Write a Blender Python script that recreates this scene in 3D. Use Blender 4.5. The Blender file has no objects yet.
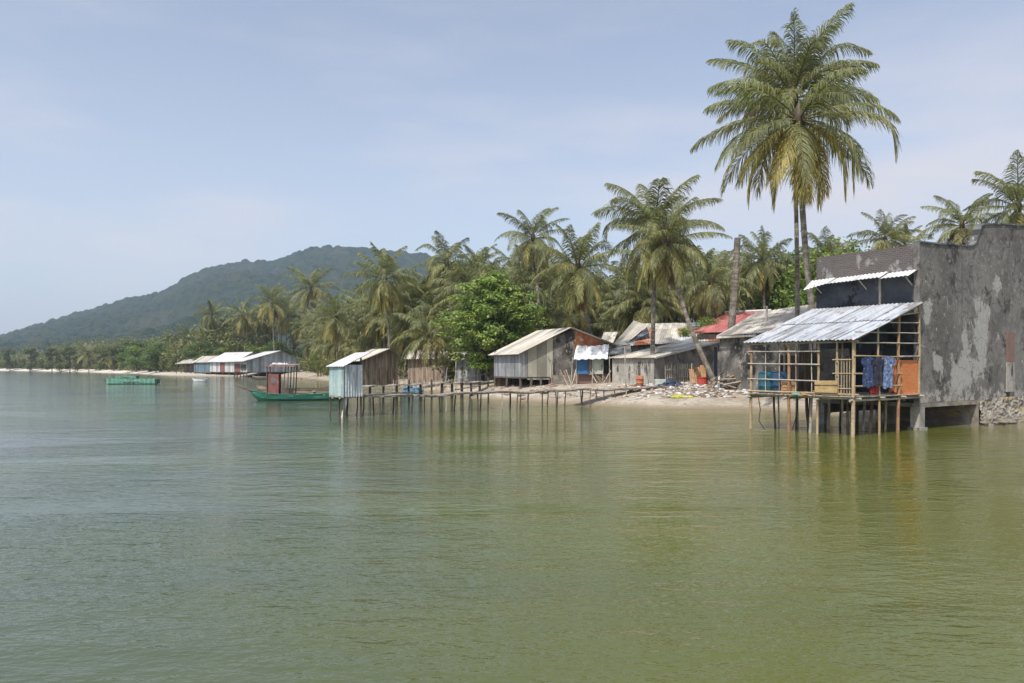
import bpy, math, random
import numpy as np
from mathutils import Vector
R = math.radians
random.seed(11)
rng = np.random.default_rng(11)
sc = bpy.context.scene
COL = sc.collection
V = Vector
F, CX, HY, CZ = 760.0, 512.0, 366.0, 2.8          # focal length in px, principal column, horizon row, eye height

def P(px, py, Y):
    return V(((px - CX) / F * Y, Y, CZ - (py - HY) / F * Y))
def XY(px, Y):
    return V(((px - CX) / F * Y, Y))
def lerp(a, b, t):
    return a + (b - a) * t

# ------------------------------------------------------------------ objects
def tag(o, label=None, cat=None, group=None, kind=None):
    for k, v in (('label', label), ('category', cat), ('group', group), ('kind', kind)):
        if v: o[k] = v
    return o
def thing(name, loc, label, cat, group=None):
    o = bpy.data.objects.new(name, None); COL.objects.link(o)
    o.location = loc; o.empty_display_size = .3
    return tag(o, label, cat, group)
def copy_tree(o, parent=None):
    c = o.copy(); COL.objects.link(c)
    if parent: c.parent = parent
    for ch in [x for x in bpy.data.objects if x.parent == o and x != c]:
        copy_tree(ch, c)
    return c
def wloc(o):
    p = V((0, 0, 0))
    while o: p = p + o.location; o = o.parent
    return p

class MB:
    """collects faces (unshared vertices, with surface coordinates in metres) and links them as ONE mesh object"""
    def __init__(s): s.v = []; s.f = []; s.st = []; s.sm = []
    def face(s, pts, st=None, smooth=False):
        i = len(s.v); s.v += [tuple(p) for p in pts]
        s.st += st if st else [(p[0], p[2]) for p in pts]
        s.f.append(list(range(i, i + len(pts)))); s.sm.append(smooth)
    def quadst(s, a, b, c, d, flip=False):
        w = (b - a).length; h = (d - a).length
        o = random.random() * 7
        q = [a, b, c, d]; t = [(o, a.z), (o + w, a.z), (o + w, a.z + h), (o, a.z + h)]
        if flip: q.reverse(); t.reverse()
        s.face(q, t)
    def panel(s, a, b, c, d, th):
        """slab from quad a b c d, thickened by th behind its normal"""
        n = (b - a).cross(d - a).normalized() * th
        A, B, C_, D = a - n, b - n, c - n, d - n
        s.quadst(a, b, c, d); s.quadst(B, A, D, C_)
        s.quadst(b, a, A, B); s.quadst(c, b, B, C_); s.quadst(d, c, C_, D); s.quadst(a, d, D, A)
    def prism(s, pts, z0, z1):
        """vertical prism over an xy polygon (counter-clockwise); z1 may be a list of top heights"""
        n = len(pts); t = z1 if isinstance(z1, (list, tuple)) else [z1] * n
        b = z0 if isinstance(z0, (list, tuple)) else [z0] * n
        lo = [V((p[0], p[1], b[i])) for i, p in enumerate(pts)]; hi = [V((p[0], p[1], t[i])) for i, p in enumerate(pts)]
        run = 0
        for i in range(n):
            j = (i + 1) % n; w = (lo[j] - lo[i]).length
            s.face([lo[i], lo[j], hi[j], hi[i]], [(run, lo[i].z), (run + w, lo[j].z), (run + w, hi[j].z), (run, hi[i].z)]); run += w
        s.face(hi, [(p.x, p.y) for p in hi]); s.face(lo[::-1], [(p.x, p.y) for p in lo[::-1]])
    def wall(s, p, q, th, z0, z1, za=None, zb=None):
        """upright wall from xy p to q, thickness th to the left of p->q"""
        p, q = V(p[:2]), V(q[:2]); d = (q - p).normalized(); n = V((-d.y, d.x)) * th
        s.prism([p, q, q + n, p + n], z0, [z1 if za is None else za, z1 if zb is None else zb, z1 if zb is None else zb, z1 if za is None else za])
    def box(s, c, sx, sy, sz, rz=0):
        ca, sa = math.cos(rz), math.sin(rz)
        pts = [(c[0] + ca * x - sa * y, c[1] + sa * x + ca * y) for x, y in ((-sx / 2, -sy / 2), (sx / 2, -sy / 2), (sx / 2, sy / 2), (-sx / 2, sy / 2))]
        s.prism(pts, c[2], c[2] + sz)
    def path(s, pts, rad, n=8, cap=True):
        pts = [V(p) for p in pts]; m = len(pts)
        rad = rad if isinstance(rad, (list, tuple)) else [rad] * m
        up = V((0, 0, 1)); d0 = (pts[-1] - pts[0]).normalized()
        ref = V((1, 0, 0)) if abs(d0.z) > .8 else up
        rings = []; run = 0; st = []
        for i, p in enumerate(pts):
            d = (pts[min(i + 1, m - 1)] - pts[max(i - 1, 0)]).normalized()
            a = d.cross(ref).normalized(); b = d.cross(a).normalized()
            if i: run += (p - pts[i - 1]).length
            rings.append([p + (a * math.cos(2 * math.pi * k / n) + b * math.sin(2 * math.pi * k / n)) * rad[i] for k in range(n)]); st.append(run)
        i0 = len(s.v); o = random.random() * 9
        for i in range(m):
            for k in range(n):
                s.v.append(tuple(rings[i][k])); s.st.append((k / n * 6.28 * rad[0], st[i] + o))
        for i in range(m - 1):
            for k in range(n):
                k2 = (k + 1) % n
                s.f.append([i0 + i * n + k, i0 + i * n + k2, i0 + (i + 1) * n + k2, i0 + (i + 1) * n + k]); s.sm.append(True)
        if cap: s.face(rings[0][::-1]); s.face(rings[-1])
    def stick(s, p, q, r, n=7, wob=.0, taper=.85):
        p, q = V(p), V(q); L = (q - p).length; k = 5 if wob else 2
        pts = []
        for i in range(k):
            t = i / (k - 1); w = wob * L * (math.sin(math.pi * t))
            pts.append(lerp(p, q, t) + V((random.uniform(-w, w), random.uniform(-w, w), random.uniform(-w, w) * .4)))
        pts[0] = p; pts[-1] = q
        s.path(pts, [r * lerp(1, taper, i / (k - 1)) * random.uniform(.93, 1.07) for i in range(k)], n)
    def corr(s, a, b, c, d, n, amp, th=.012, m=1, sag=0):
        """corrugated sheet a b c d: n waves along a->b, ridges running a->d"""
        nx = n * 6; nrm = (b - a).cross(d - a).normalized()
        w = (b - a).length; h = (d - a).length; o = random.random() * 5
        for side in (0, 1):
            i0 = len(s.v)
            for j in range(m + 1):
                for i in range(nx + 1):
                    u = i / nx; v = j / m
                    p = lerp(lerp(a, b, u), lerp(d, c, u), v) + nrm * (amp * math.cos(2 * math.pi * n * u) - side * th) - V((0, 0, sag * math.sin(math.pi * v)))
                    s.v.append(tuple(p)); s.st.append((o + u * w, o + v * h))
            for j in range(m):
                for i in range(nx):
                    q = [i0 + j * (nx + 1) + i, i0 + j * (nx + 1) + i + 1, i0 + (j + 1) * (nx + 1) + i + 1, i0 + (j + 1) * (nx + 1) + i]
                    s.f.append(q if side == 0 else q[::-1]); s.sm.append(True)
    def lathe(s, c, prof, n=20):
        """prof: list of (radius, z) round a vertical axis at c"""
        c = V(c); i0 = len(s.v)
        for r, z in prof:
            for k in range(n):
                a = 2 * math.pi * k / n
                s.v.append((c.x + r * math.cos(a), c.y + r * math.sin(a), c.z + z)); s.st.append((a * r, z))
        for i in range(len(prof) - 1):
            for k in range(n):
                k2 = (k + 1) % n
                s.f.append([i0 + i * n + k, i0 + i * n + k2, i0 + (i + 1) * n + k2, i0 + (i + 1) * n + k]); s.sm.append(abs(prof[i][0] - prof[i + 1][0]) < .03)
    def rock(s, c, r, flat=.6):
        c = V(c); n, m = 7, 4; i0 = len(s.v); ax = [random.uniform(.7, 1.3) for _ in range(3)]
        for j in range(m + 1):
            ph = math.pi * j / m
            for k in range(n):
                a = 2 * math.pi * k / n; q = r * random.uniform(.75, 1.15)
                s.v.append((c.x + q * ax[0] * math.sin(ph) * math.cos(a), c.y + q * ax[1] * math.sin(ph) * math.sin(a), c.z + q * flat * ax[2] * math.cos(ph))); s.st.append((c.x + a, c.z + ph))
        for j in range(m):
            for k in range(n):
                k2 = (k + 1) % n
                s.f.append([i0 + j * n + k, i0 + (j + 1) * n + k, i0 + (j + 1) * n + k2, i0 + j * n + k2]); s.sm.append(False)
    def build(s, name, m, parent=None, loc=None):
        o0 = wloc(parent) if parent else (V(loc) if loc is not None else V((0, 0, 0)))
        me = bpy.data.meshes.new(name)
        me.from_pydata([(x - o0.x, y - o0.y, z - o0.z) for x, y, z in s.v], [], s.f)
        me.polygons.foreach_set('use_smooth', s.sm)
        at = me.attributes.new('st', 'FLOAT_VECTOR', 'POINT')
        at.data.foreach_set('vector', np.array([(u, v, 0) for u, v in s.st], dtype=np.float32).ravel())
        me.materials.append(m); me.update()
        o = bpy.data.objects.new(name, me); COL.objects.link(o)
        if parent: o.parent = parent
        elif loc is not None: o.location = loc
        return o

def quads_mesh(name, verts, quads, tint=None):
    me = bpy.data.meshes.new(name); nv, nq = len(verts), len(quads)
    me.vertices.add(nv); me.vertices.foreach_set('co', np.asarray(verts, np.float32).ravel())
    me.loops.add(nq * 4); me.loops.foreach_set('vertex_index', np.asarray(quads, np.int32).ravel())
    me.polygons.add(nq); me.polygons.foreach_set('loop_start', np.arange(0, nq * 4, 4, dtype=np.int32))
    me.update(calc_edges=True)
    if tint is not None:
        at = me.attributes.new('tint', 'FLOAT_COLOR', 'POINT')
        at.data.foreach_set('color', np.concatenate([tint, np.ones((nv, 1))], 1).astype(np.float32).ravel())
    return me

# ------------------------------------------------------------------ materials
class N:
    gain = 1.75
    def __init__(s, name, mat=True):
        s.m = bpy.data.materials.new(name); s.m.use_nodes = True; s.t = s.m.node_tree; s.t.nodes.clear()
        s.out = s.t.nodes.new('ShaderNodeOutputMaterial')
    def n(s, kind, **kw):
        nd = s.t.nodes.new('ShaderNode' + kind)
        for k, v in kw.items():
            if k in nd.inputs.keys() if isinstance(k, str) else False:
                nd.inputs[k].default_value = v
            else: setattr(nd, k, v)
        return nd
    def l(s, a, b): s.t.links.new(a, b)
    def inp(s, nd, key, val):
        if hasattr(val, 'is_linked') or hasattr(val, 'links'): s.l(val, nd.inputs[key])
        else: nd.inputs[key].default_value = val
    def math(s, op, a, b=None, c=None):
        nd = s.n('Math', operation=op)
        for i, x in enumerate((a, b, c)):
            if x is not None: s.inp(nd, i, x)
        return nd.outputs[0]
    def mix(s, fac, a, b, mode='MIX'):
        nd = s.n('Mix', data_type='RGBA', blend_type=mode)
        s.inp(nd, 0, fac); s.inp(nd, 6, a if not isinstance(a, tuple) else (*a, 1)); s.inp(nd, 7, b if not isinstance(b, tuple) else (*b, 1))
        return nd.outputs[2]
    def ramp(s, x, lo, hi):
        nd = s.n('MapRange'); s.inp(nd, 0, x); nd.inputs[1].default_value = lo; nd.inputs[2].default_value = hi
        nd.interpolation_type = 'SMOOTHSTEP'
        return nd.outputs[0]
    def noise(s, co, scale, detail=4, rough=.55, dist=0):
        nd = s.n('TexNoise'); s.l(co, nd.inputs['Vector']); nd.inputs['Scale'].default_value = scale
        nd.inputs['Detail'].default_value = detail; nd.inputs['Roughness'].default_value = rough; nd.inputs['Distortion'].default_value = dist
        return s.math('MULTIPLY_ADD', nd.outputs['Fac'], s.gain, .5 - .5 * s.gain)
    def mapping(s, co, scale):
        nd = s.n('Mapping'); s.l(co, nd.inputs['Vector']); nd.inputs['Scale'].default_value = scale
        return nd.outputs[0]
    def attr(s, name): 
        return s.n('Attribute', attribute_name=name)

def M(name, c1, c2, sc=(1, 1), c3=None, cut3=(.55, .65), sc3=(1, 1), c4=None, cut4=(.6, .7), sc4=(2, 2), plank=None, gap=(.03, .03, .03),
      brick=None, rough=.85, metal=0.0, spec=.3, bump=.25, bscale=25):
    k = N(name); st = k.attr('st').outputs['Vector']
    n1 = k.noise(k.mapping(st, (sc[0], sc[1], 1)), 1, 6, .6)
    col = k.mix(k.ramp(n1, .3, .7), c1, c2)
    fine = k.noise(st, 9, 5, .7)
    col = k.mix(.35, col, k.mix(k.ramp(fine, .3, .7), (.62, .62, .62), (1.2, 1.2, 1.2)), 'MULTIPLY') if True else col
    hgt = k.noise(st, bscale, 5, .6)
    if plank:
        sp = k.n('SeparateXYZ'); k.l(st, sp.inputs[0]); x = sp.outputs[0 if plank > 0 else 1]
        q = k.math('DIVIDE', x, abs(plank)); fl = k.math('FLOOR', q); fr = k.math('FRACT', q)
        wn = k.n('TexWhiteNoise', noise_dimensions='1D'); k.l(fl, wn.inputs['W'])
        v = k.math('MULTIPLY_ADD', wn.outputs['Value'], .75, .62)
        cv = k.n('CombineXYZ'); [k.l(v, cv.inputs[i]) for i in range(3)]
        col = k.mix(1.0, col, cv.outputs[0], 'MULTIPLY')
        g = k.math('LESS_THAN', fr, .07)
        col = k.mix(g, col, gap); hgt = k.math('SUBTRACT', hgt, g)
    if brick:
        b = k.n('TexBrick'); k.l(st, b.inputs['Vector'])
        b.inputs['Color1'].default_value = (*brick[0], 1); b.inputs['Color2'].default_value = (*brick[1], 1); b.inputs['Mortar'].default_value = (*brick[2], 1)
        b.inputs['Scale'].default_value = 1; b.inputs['Brick Width'].default_value = .22; b.inputs['Row Height'].default_value = .085; b.inputs['Mortar Size'].default_value = .012
        col = k.mix(.75, col, b.outputs['Color']); hgt = k.math('SUBTRACT', hgt, b.outputs['Fac'])
    if c3:
        n3 = k.noise(k.mapping(st, (sc3[0], sc3[1], 1)), 1, 7, .65, .4)
        col = k.mix(k.ramp(n3, *cut3), col, c3)
    if c4:
        n4 = k.noise(k.mapping(st, (sc4[0], sc4[1], 1)), 1.37, 8, .7, .2)
        col = k.mix(k.ramp(n4, *cut4), col, c4)
    p = k.n('BsdfPrincipled'); k.l(col, p.inputs['Base Color'])
    p.inputs['Roughness'].default_value = rough; p.inputs['Metallic'].default_value = metal; p.inputs['Specular IOR Level'].default_value = spec
    if bump:
        bp = k.n('Bump'); bp.inputs['Strength'].default_value = bump; bp.inputs['Distance'].default_value = .02; k.l(hgt, bp.inputs['Height']); k.l(bp.outputs[0], p.inputs['Normal'])
    k.l(p.outputs[0], k.out.inputs[0])
    return k.m

def foliage(name, trans=.3, rough=.5):
    k = N(name); a = k.attr('tint').outputs['Color']
    g = k.n('NewGeometry'); 
    n = k.noise(g.outputs['Position'], 1.3, 3)
    col = k.mix(1, a, k.mix(n, (.75, .75, .75), (1.25, 1.25, 1.25)), 'MULTIPLY')
    p = k.n('BsdfPrincipled'); k.l(col, p.inputs['Base Color']); p.inputs['Roughness'].default_value = rough; p.inputs['Specular IOR Level'].default_value = .35
    t = k.n('BsdfTranslucent'); k.l(k.mix(1, col, (1.3, 1.25, .6), 'MULTIPLY'), t.inputs['Color'])
    mx = k.n('MixShader'); mx.inputs[0].default_value = trans; k.l(p.outputs[0], mx.inputs[1]); k.l(t.outputs[0], mx.inputs[2])
    k.l(mx.outputs[0], k.out.inputs[0]); return k.m

palm_leaf = foliage('palm_leaf', .36, .5)
tree_leaf = foliage('tree_leaf', .3, .5)
bark = M('palm_bark', (.165, .14, .11), (.28, .245, .20), (2, 1.5), c3=(.28, .26, .22), cut3=(.58, .8), sc3=(1.5, .8), plank=-.16, gap=(.12, .10, .08), bump=.6)
limb_bark = M('limb_bark', (.10, .085, .07), (.17, .15, .12), (2, 2))
bamboo = M('bamboo', (.33, .235, .13), (.45, .36, .235), (3, 1.2), c3=(.26, .15, .07), cut3=(.58, .7), sc3=(2, .7))
bamboo_red = M('stained_pole', (.27, .14, .075), (.36, .23, .13), (3, 1.2))
pole_grey = M('weathered_pole', (.34, .30, .25), (.48, .44, .37), (3, 1.5), c3=(.22, .18, .14), cut3=(.56, .7), sc3=(3, 1))
pile_dark = M('wet_pile', (.07, .055, .045), (.14, .115, .09), (4, 1.5), c3=(.22, .19, .15), cut3=(.6, .75), sc3=(3, .8))
deck_wood = M('deck_wood', (.30, .26, .22), (.42, .38, .33), (1, 3), plank=.16, gap=(.06, .05, .04))
tin = M('galvanised_tin', (.40, .42, .45), (.58, .61, .64), (2.2, .25), c3=(.25, .24, .24), cut3=(.56, .72), sc3=(3.2, .35), c4=(.30, .20, .14), cut4=(.66, .76), sc4=(2.4, .5), rough=.5, metal=.25, spec=.4, bump=.08)
white_tin = M('white_tin', (.52, .52, .50), (.64, .64, .62), (1.2, .4), c3=(.42, .40, .36), cut3=(.6, .75), sc3=(2, .5), rough=.5, spec=.4, bump=.05)
asbestos = M('fibre_cement_roof', (.36, .33, .28), (.48, .45, .39), (.9, .35), c3=(.24, .21, .18), cut3=(.56, .72), sc3=(1.6, .5), c4=(.55, .53, .49), cut4=(.62, .72), sc4=(1.1, .6), plank=.9, gap=(.33, .30, .26))
asb_pale = M('pale_sheet_roof', (.40, .365, .31), (.50, .465, .40), (.8, .4), c3=(.40, .36, .30), cut3=(.58, .75), sc3=(1.3, .5), plank=.9, gap=(.42, .38, .33))
rust = M('rusty_sheet', (.34, .11, .05), (.46, .20, .10), (1.5, 1.2), c3=(.55, .42, .36), cut3=(.6, .7), sc3=(1.3, 1.1), c4=(.13, .06, .04), cut4=(.62, .72), sc4=(2, 1.5))
red_tin = M('red_tin', (.36, .11, .10), (.42, .16, .14), (1.5, .4), rough=.6, c3=(.5, .3, .27), cut3=(.64, .8), sc3=(2, .6), plank=.75, gap=(.28, .09, .08), bump=.05)
plank_grey = M('grey_planks', (.25, .26, .26), (.34, .35, .35), (1.5, .5), c3=(.16, .16, .16), cut3=(.58, .75), sc3=(2.5, .5), plank=.24, gap=(.09, .09, .09))
plank_olive = M('olive_boarding', (.30, .29, .23), (.38, .37, .29), (.7, .6), c3=(.21, .20, .17), cut3=(.58, .75), sc3=(1.4, .7), plank=.9, gap=(.17, .16, .13))
plank_brown = M('brown_boarding', (.19, .14, .10), (.30, .235, .18), (2.5, .4), c3=(.38, .32, .26), cut3=(.58, .72), sc3=(3.5, .5), plank=.2, gap=(.07, .05, .04))
stain_wall = M('stained_wall', (.13, .12, .105), (.25, .23, .20), (.7, .7), c3=(.045, .042, .04), cut3=(.44, .62), sc3=(.9, .55), c4=(.36, .33, .28), cut4=(.62, .70), sc4=(1.4, 1.1))
pale_wall = M('pale_concrete', (.30, .28, .245), (.42, .395, .35), (1.1, .6), c3=(.05, .048, .045), cut3=(.54, .66), sc3=(1.9, .28), c4=(.28, .20, .14), cut4=(.6, .72), sc4=(.9, 2.0))
grey_wall = M('grey_concrete', (.22, .205, .185), (.33, .31, .28), (.9, .7), c3=(.12, .115, .105), cut3=(.54, .7), sc3=(.8, .7))
dark_wall = M('dark_concrete', (.115, .115, .12), (.18, .18, .175), (.8, .8), c3=(.045, .045, .047), cut3=(.52, .66), sc3=(.6, .5), c4=(.4, .39, .37), cut4=(.70, .73), sc4=(1.6, 1.4))
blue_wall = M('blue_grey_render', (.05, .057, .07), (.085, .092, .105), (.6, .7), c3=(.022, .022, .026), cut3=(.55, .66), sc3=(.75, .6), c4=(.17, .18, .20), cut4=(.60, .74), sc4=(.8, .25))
rubble_wall = M('rubble_base', (.20, .175, .145), (.34, .305, .26), (1.0, 1.6), c3=(.12, .10, .08), cut3=(.60, .85), sc3=(1.6, 2.8), c4=(.40, .29, .10), cut4=(.56, .75), sc4=(.35, 1.9), bump=1.0, bscale=7)
stone_m = M('shore_stone', (.17, .15, .125), (.27, .245, .21), (2, 2), c3=(.15, .13, .10), cut3=(.55, .7), sc3=(2, 2), c4=(.40, .29, .10), cut4=(.64, .72), sc4=(1, 1))
brick_m = M('orange_brick', (.56, .16, .05), (.68, .24, .08), (1.4, 1.4), brick=((.62, .17, .05), (.68, .24, .08), (.46, .22, .11)))
old_brick = M('old_brick', (.22, .12, .09), (.30, .18, .14), (1.4, 1.4), brick=((.25, .12, .09), (.20, .12, .10), (.2, .18, .16)))
parapet_m = M('parapet_block', (.075, .065, .062), (.13, .112, .105), (.9, 1.2), c3=(.28, .27, .26), cut3=(.58, .72), sc3=(1.2, .8), brick=((.09, .07, .07), (.12, .10, .095), (.17, .155, .15)))
blue_paint = M('blue_paint', (.035, .13, .30), (.06, .18, .36), (1, .5), rough=.5)
teal_paint = M('turquoise_paint', (.30, .42, .42), (.38, .48, .46), (1, .5), c3=(.48, .56, .52), cut3=(.58, .75), sc3=(2, .8), c4=(.35, .30, .24), cut4=(.7, .78), sc4=(2, 1), rough=.6, plank=.5, gap=(.2, .32, .32))
pale_green = M('pale_green_board', (.44, .50, .43), (.54, .59, .51), (1, 1), c3=(.25, .24, .19), cut3=(.6, .68), sc3=(1.6, 1.2))
red_paint = M('red_paint', (.21, .085, .07), (.28, .12, .10), (2, 1), c3=(.25, .2, .18), cut3=(.62, .75), sc3=(2, 2))
green_paint = M('green_boat_paint', (.02, .11, .075), (.04, .155, .11), (.7, 2), c3=(.14, .24, .19), cut3=(.6, .75), sc3=(1.2, 4), rough=.5)
boat_wood = M('boat_wood', (.40, .27, .16), (.52, .38, .24), (1, 3), plank=-.14, gap=(.16, .11, .07))
dark_wood = M('dark_wood', (.09, .07, .055), (.16, .125, .10), (1, 2))
yellow_wood = M('yellow_board', (.40, .27, .12), (.50, .36, .18), (1, 3), c3=(.32, .2, .09), cut3=(.6, .75), sc3=(1, 3))
net_green = M('green_net', (.10, .25, .18), (.17, .34, .26), (1.2, 3), c3=(.22, .42, .33), cut3=(.56, .7), sc3=(3, 2), rough=.9)
tarp_white = M('white_tarpaulin', (.66, .67, .68), (.76, .77, .78), (1, 1), c3=(.5, .5, .5), cut3=(.6, .75), sc3=(1.5, 1.5), rough=.6)
tarp_blue = M('blue_tarpaulin', (.07, .15, .22), (.16, .26, .33), (2, 2), c3=(.04, .10, .17), cut3=(.56, .7), sc3=(3, 3), rough=.6)
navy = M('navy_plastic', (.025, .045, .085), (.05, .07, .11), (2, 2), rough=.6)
barrel_blue = M('blue_plastic', (.022, .06, .12), (.035, .085, .15), (1, 1), rough=.4, bump=.03)
barrel_teal = M('teal_plastic', (.025, .10, .14), (.04, .13, .17), (1, 1), rough=.4, bump=.03)
orange_cloth = M('orange_cloth', (.46, .12, .04), (.54, .19, .07), (2, 2))
red_cloth = M('red_cloth', (.30, .03, .03), (.38, .05, .05), (2, 2))
blue_cloth = M('patterned_blue_cloth', (.025, .04, .10), (.05, .08, .18), (5, 5), c3=(.28, .31, .38), cut3=(.66, .74), sc3=(9, 9), bump=.1)
dark_cloth = M('dark_cloth', (.02, .022, .035), (.05, .05, .07), (5, 5), bump=.1)
light_blue_cloth = M('light_blue_cloth', (.10, .15, .27), (.26, .33, .46), (6, 6), c3=(.05, .08, .2), cut3=(.55, .6), sc3=(8, 8), bump=.1)
pvc = M('white_pvc', (.70, .69, .62), (.78, .76, .70), (1, 1), rough=.4, bump=.02)
rubber = M('tyre_rubber', (.02, .02, .02), (.04, .04, .04), (2, 2), rough=.8)
yellow_weed = M('yellow_weed', (.42, .40, .05), (.55, .52, .10), (4, 4), rough=.8)
debris_white = M('white_debris', (.55, .54, .52), (.72, .71, .69), (2, 2), c3=(.35, .33, .3), cut3=(.55, .65), sc3=(2, 2))
debris_brown = M('brown_debris', (.18, .13, .10), (.34, .26, .20), (2, 2))
red_plastic = M('red_plastic', (.50, .07, .05), (.56, .10, .08), (1, 1), rough=.45, bump=.03)
orange_board = M('orange_board', (.34, .19, .09), (.45, .27, .14), (2, 1), c3=(.25, .13, .06), cut3=(.58, .7), sc3=(2, 2))

# ------------------------------------------------------------------ ground
SHORE = np.array([(-4200, 4300), (-1300, 2400), (-820, 1100), (-520, 640), (-317, 470), (-238, 400), (-151, 300), (-101, 226), (-71.6, 203), (-48.8, 178),
                  (-33.5, 140), (-15.5, 100), (-7, 78), (-2.8, 66.5), (.64, 60.8), (3.5, 56.3), (6.3, 54), (8.8, 51), (12.2, 49.6), (15.6, 49), (17.6, 45.5),
                  (19.6, 40.5), (22.6, 36.9), (30, 41.6), (42, 47), (60, 44), (110, 20), (260, -60), (900, -300), (4200, -900)], float)
def shore_d(x, y):
    """signed distance to the shoreline, positive on land"""
    x = np.atleast_1d(np.asarray(x, float)); y = np.atleast_1d(np.asarray(y, float))
    best = np.full(x.shape, 1e18)
    for a, b in zip(SHORE[:-1], SHORE[1:]):
        d = b - a; t = np.clip(((x - a[0]) * d[0] + (y - a[1]) * d[1]) / (d @ d), 0, 1)
        best = np.minimum(best, (x - a[0] - t * d[0]) ** 2 + (y - a[1] - t * d[1]) ** 2)
    poly = np.vstack([SHORE, [(4300, 4400), (-4300, 4400)]]); ins = np.zeros(x.shape, bool)
    for a, b in zip(poly, np.roll(poly, -1, 0)):
        c = ((a[1] > y) != (b[1] > y))
        with np.errstate(divide='ignore', invalid='ignore'):
            ins ^= c & (x < (b[0] - a[0]) * (y - a[1]) / (b[1] - a[1] + 1e-12) + a[0])
    return np.sqrt(best) * np.where(ins, 1, -1)
def vnoise(x, y, s, seed=0):
    x = x / s; y = y / s; xi = np.floor(x); yi = np.floor(y); fx = x - xi; fy = y - yi
    h = lambda a, b: np.modf(np.abs(np.sin(a * 127.1 + b * 311.7 + seed * 74.7) * 43758.5453))[0]
    fx = fx * fx * (3 - 2 * fx); fy = fy * fy * (3 - 2 * fy)
    return (h(xi, yi) * (1 - fx) + h(xi + 1, yi) * fx) * (1 - fy) + (h(xi, yi + 1) * (1 - fx) + h(xi + 1, yi + 1) * fx) * fy
def gz(x, y):
    x = np.atleast_1d(np.asarray(x, float)); y = np.atleast_1d(np.asarray(y, float))
    d = shore_d(x, y) + (vnoise(x, y, 5, 1) - .5) * 1.6
    land = 1.6 * (1 - np.exp(-np.maximum(d, 0) / 5.0)) + np.clip((d - 15) / 60, 0, 1) * .8 + (vnoise(x, y, 2.2, 3) - .5) * .16
    z = np.where(d > 0, land, np.maximum(-3, .13 * d))
    return z
def gz1(x, y): return float(gz(x, y)[0])

def grid_obj(name, xs, ys, zf, m):
    X, Y = np.meshgrid(xs, ys); Z = zf(X.ravel(), Y.ravel())
    n = len(xs); i = np.arange(len(ys) - 1)[:, None] * n + np.arange(n - 1)[None, :]; i = i.ravel()
    me = quads_mesh(name, np.stack([X.ravel(), Y.ravel(), Z], 1), np.stack([i, i + 1, i + n + 1, i + n], 1))
    me.polygons.foreach_set('use_smooth', [True] * len(me.polygons)); me.materials.append(m)
    o = bpy.data.objects.new(name, me); COL.objects.link(o); o['kind'] = 'structure'; return o
def cat(*a): return np.unique(np.concatenate(a))
def ground_mat():
    k = N('sand'); g = k.n('NewGeometry').outputs['Position']; sp = k.n('SeparateXYZ'); k.l(g, sp.inputs[0])
    n = k.noise(g, .5, 6, .6); n2 = k.noise(g, 2.2, 6, .65); n3 = k.noise(g, .12, 4, .6)
    col = k.mix(k.ramp(n, .3, .7), (.33, .28, .215), (.44, .385, .31))
    col = k.mix(k.ramp(n2, .52, .68), col, (.27, .22, .17))
    wet = k.ramp(k.math('MULTIPLY_ADD', n2, .25, sp.outputs[2]), .42, .12)
    col = k.mix(wet, col, (.23, .19, .125))
    soil = k.math('MULTIPLY', k.ramp(sp.outputs[2], 1.55, 2.0), k.ramp(n3, .3, .6))
    col = k.mix(soil, col, (.13, .11, .06))
    far = k.ramp(sp.outputs[1], 170, 300)
    col = k.mix(k.math('MULTIPLY', far, k.ramp(sp.outputs[2], 1.7, 1.2)), col, (.62, .57, .48))
    p = k.n('BsdfPrincipled'); k.l(col, p.inputs['Base Color']); p.inputs['Roughness'].default_value = .9; p.inputs['Specular IOR Level'].default_value = .2
    b = k.n('Bump'); b.inputs['Strength'].default_value = .6; b.inputs['Distance'].default_value = .08; k.l(n2, b.inputs['Height']); k.l(b.outputs[0], p.inputs['Normal'])
    k.l(p.outputs[0], k.out.inputs[0]); return k.m
grid_obj('ground', cat(np.linspace(-4000, -400, 30), np.arange(-400, -40, 6), np.arange(-40, 36, .8), np.arange(36, 120, 6), np.linspace(120, 4000, 30)),
         cat(np.linspace(-800, 20, 14), np.arange(24, 34, 2), np.arange(34, 112, .8), np.arange(112, 520, 5), np.linspace(520, 4000, 30)), gz, ground_mat())

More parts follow.
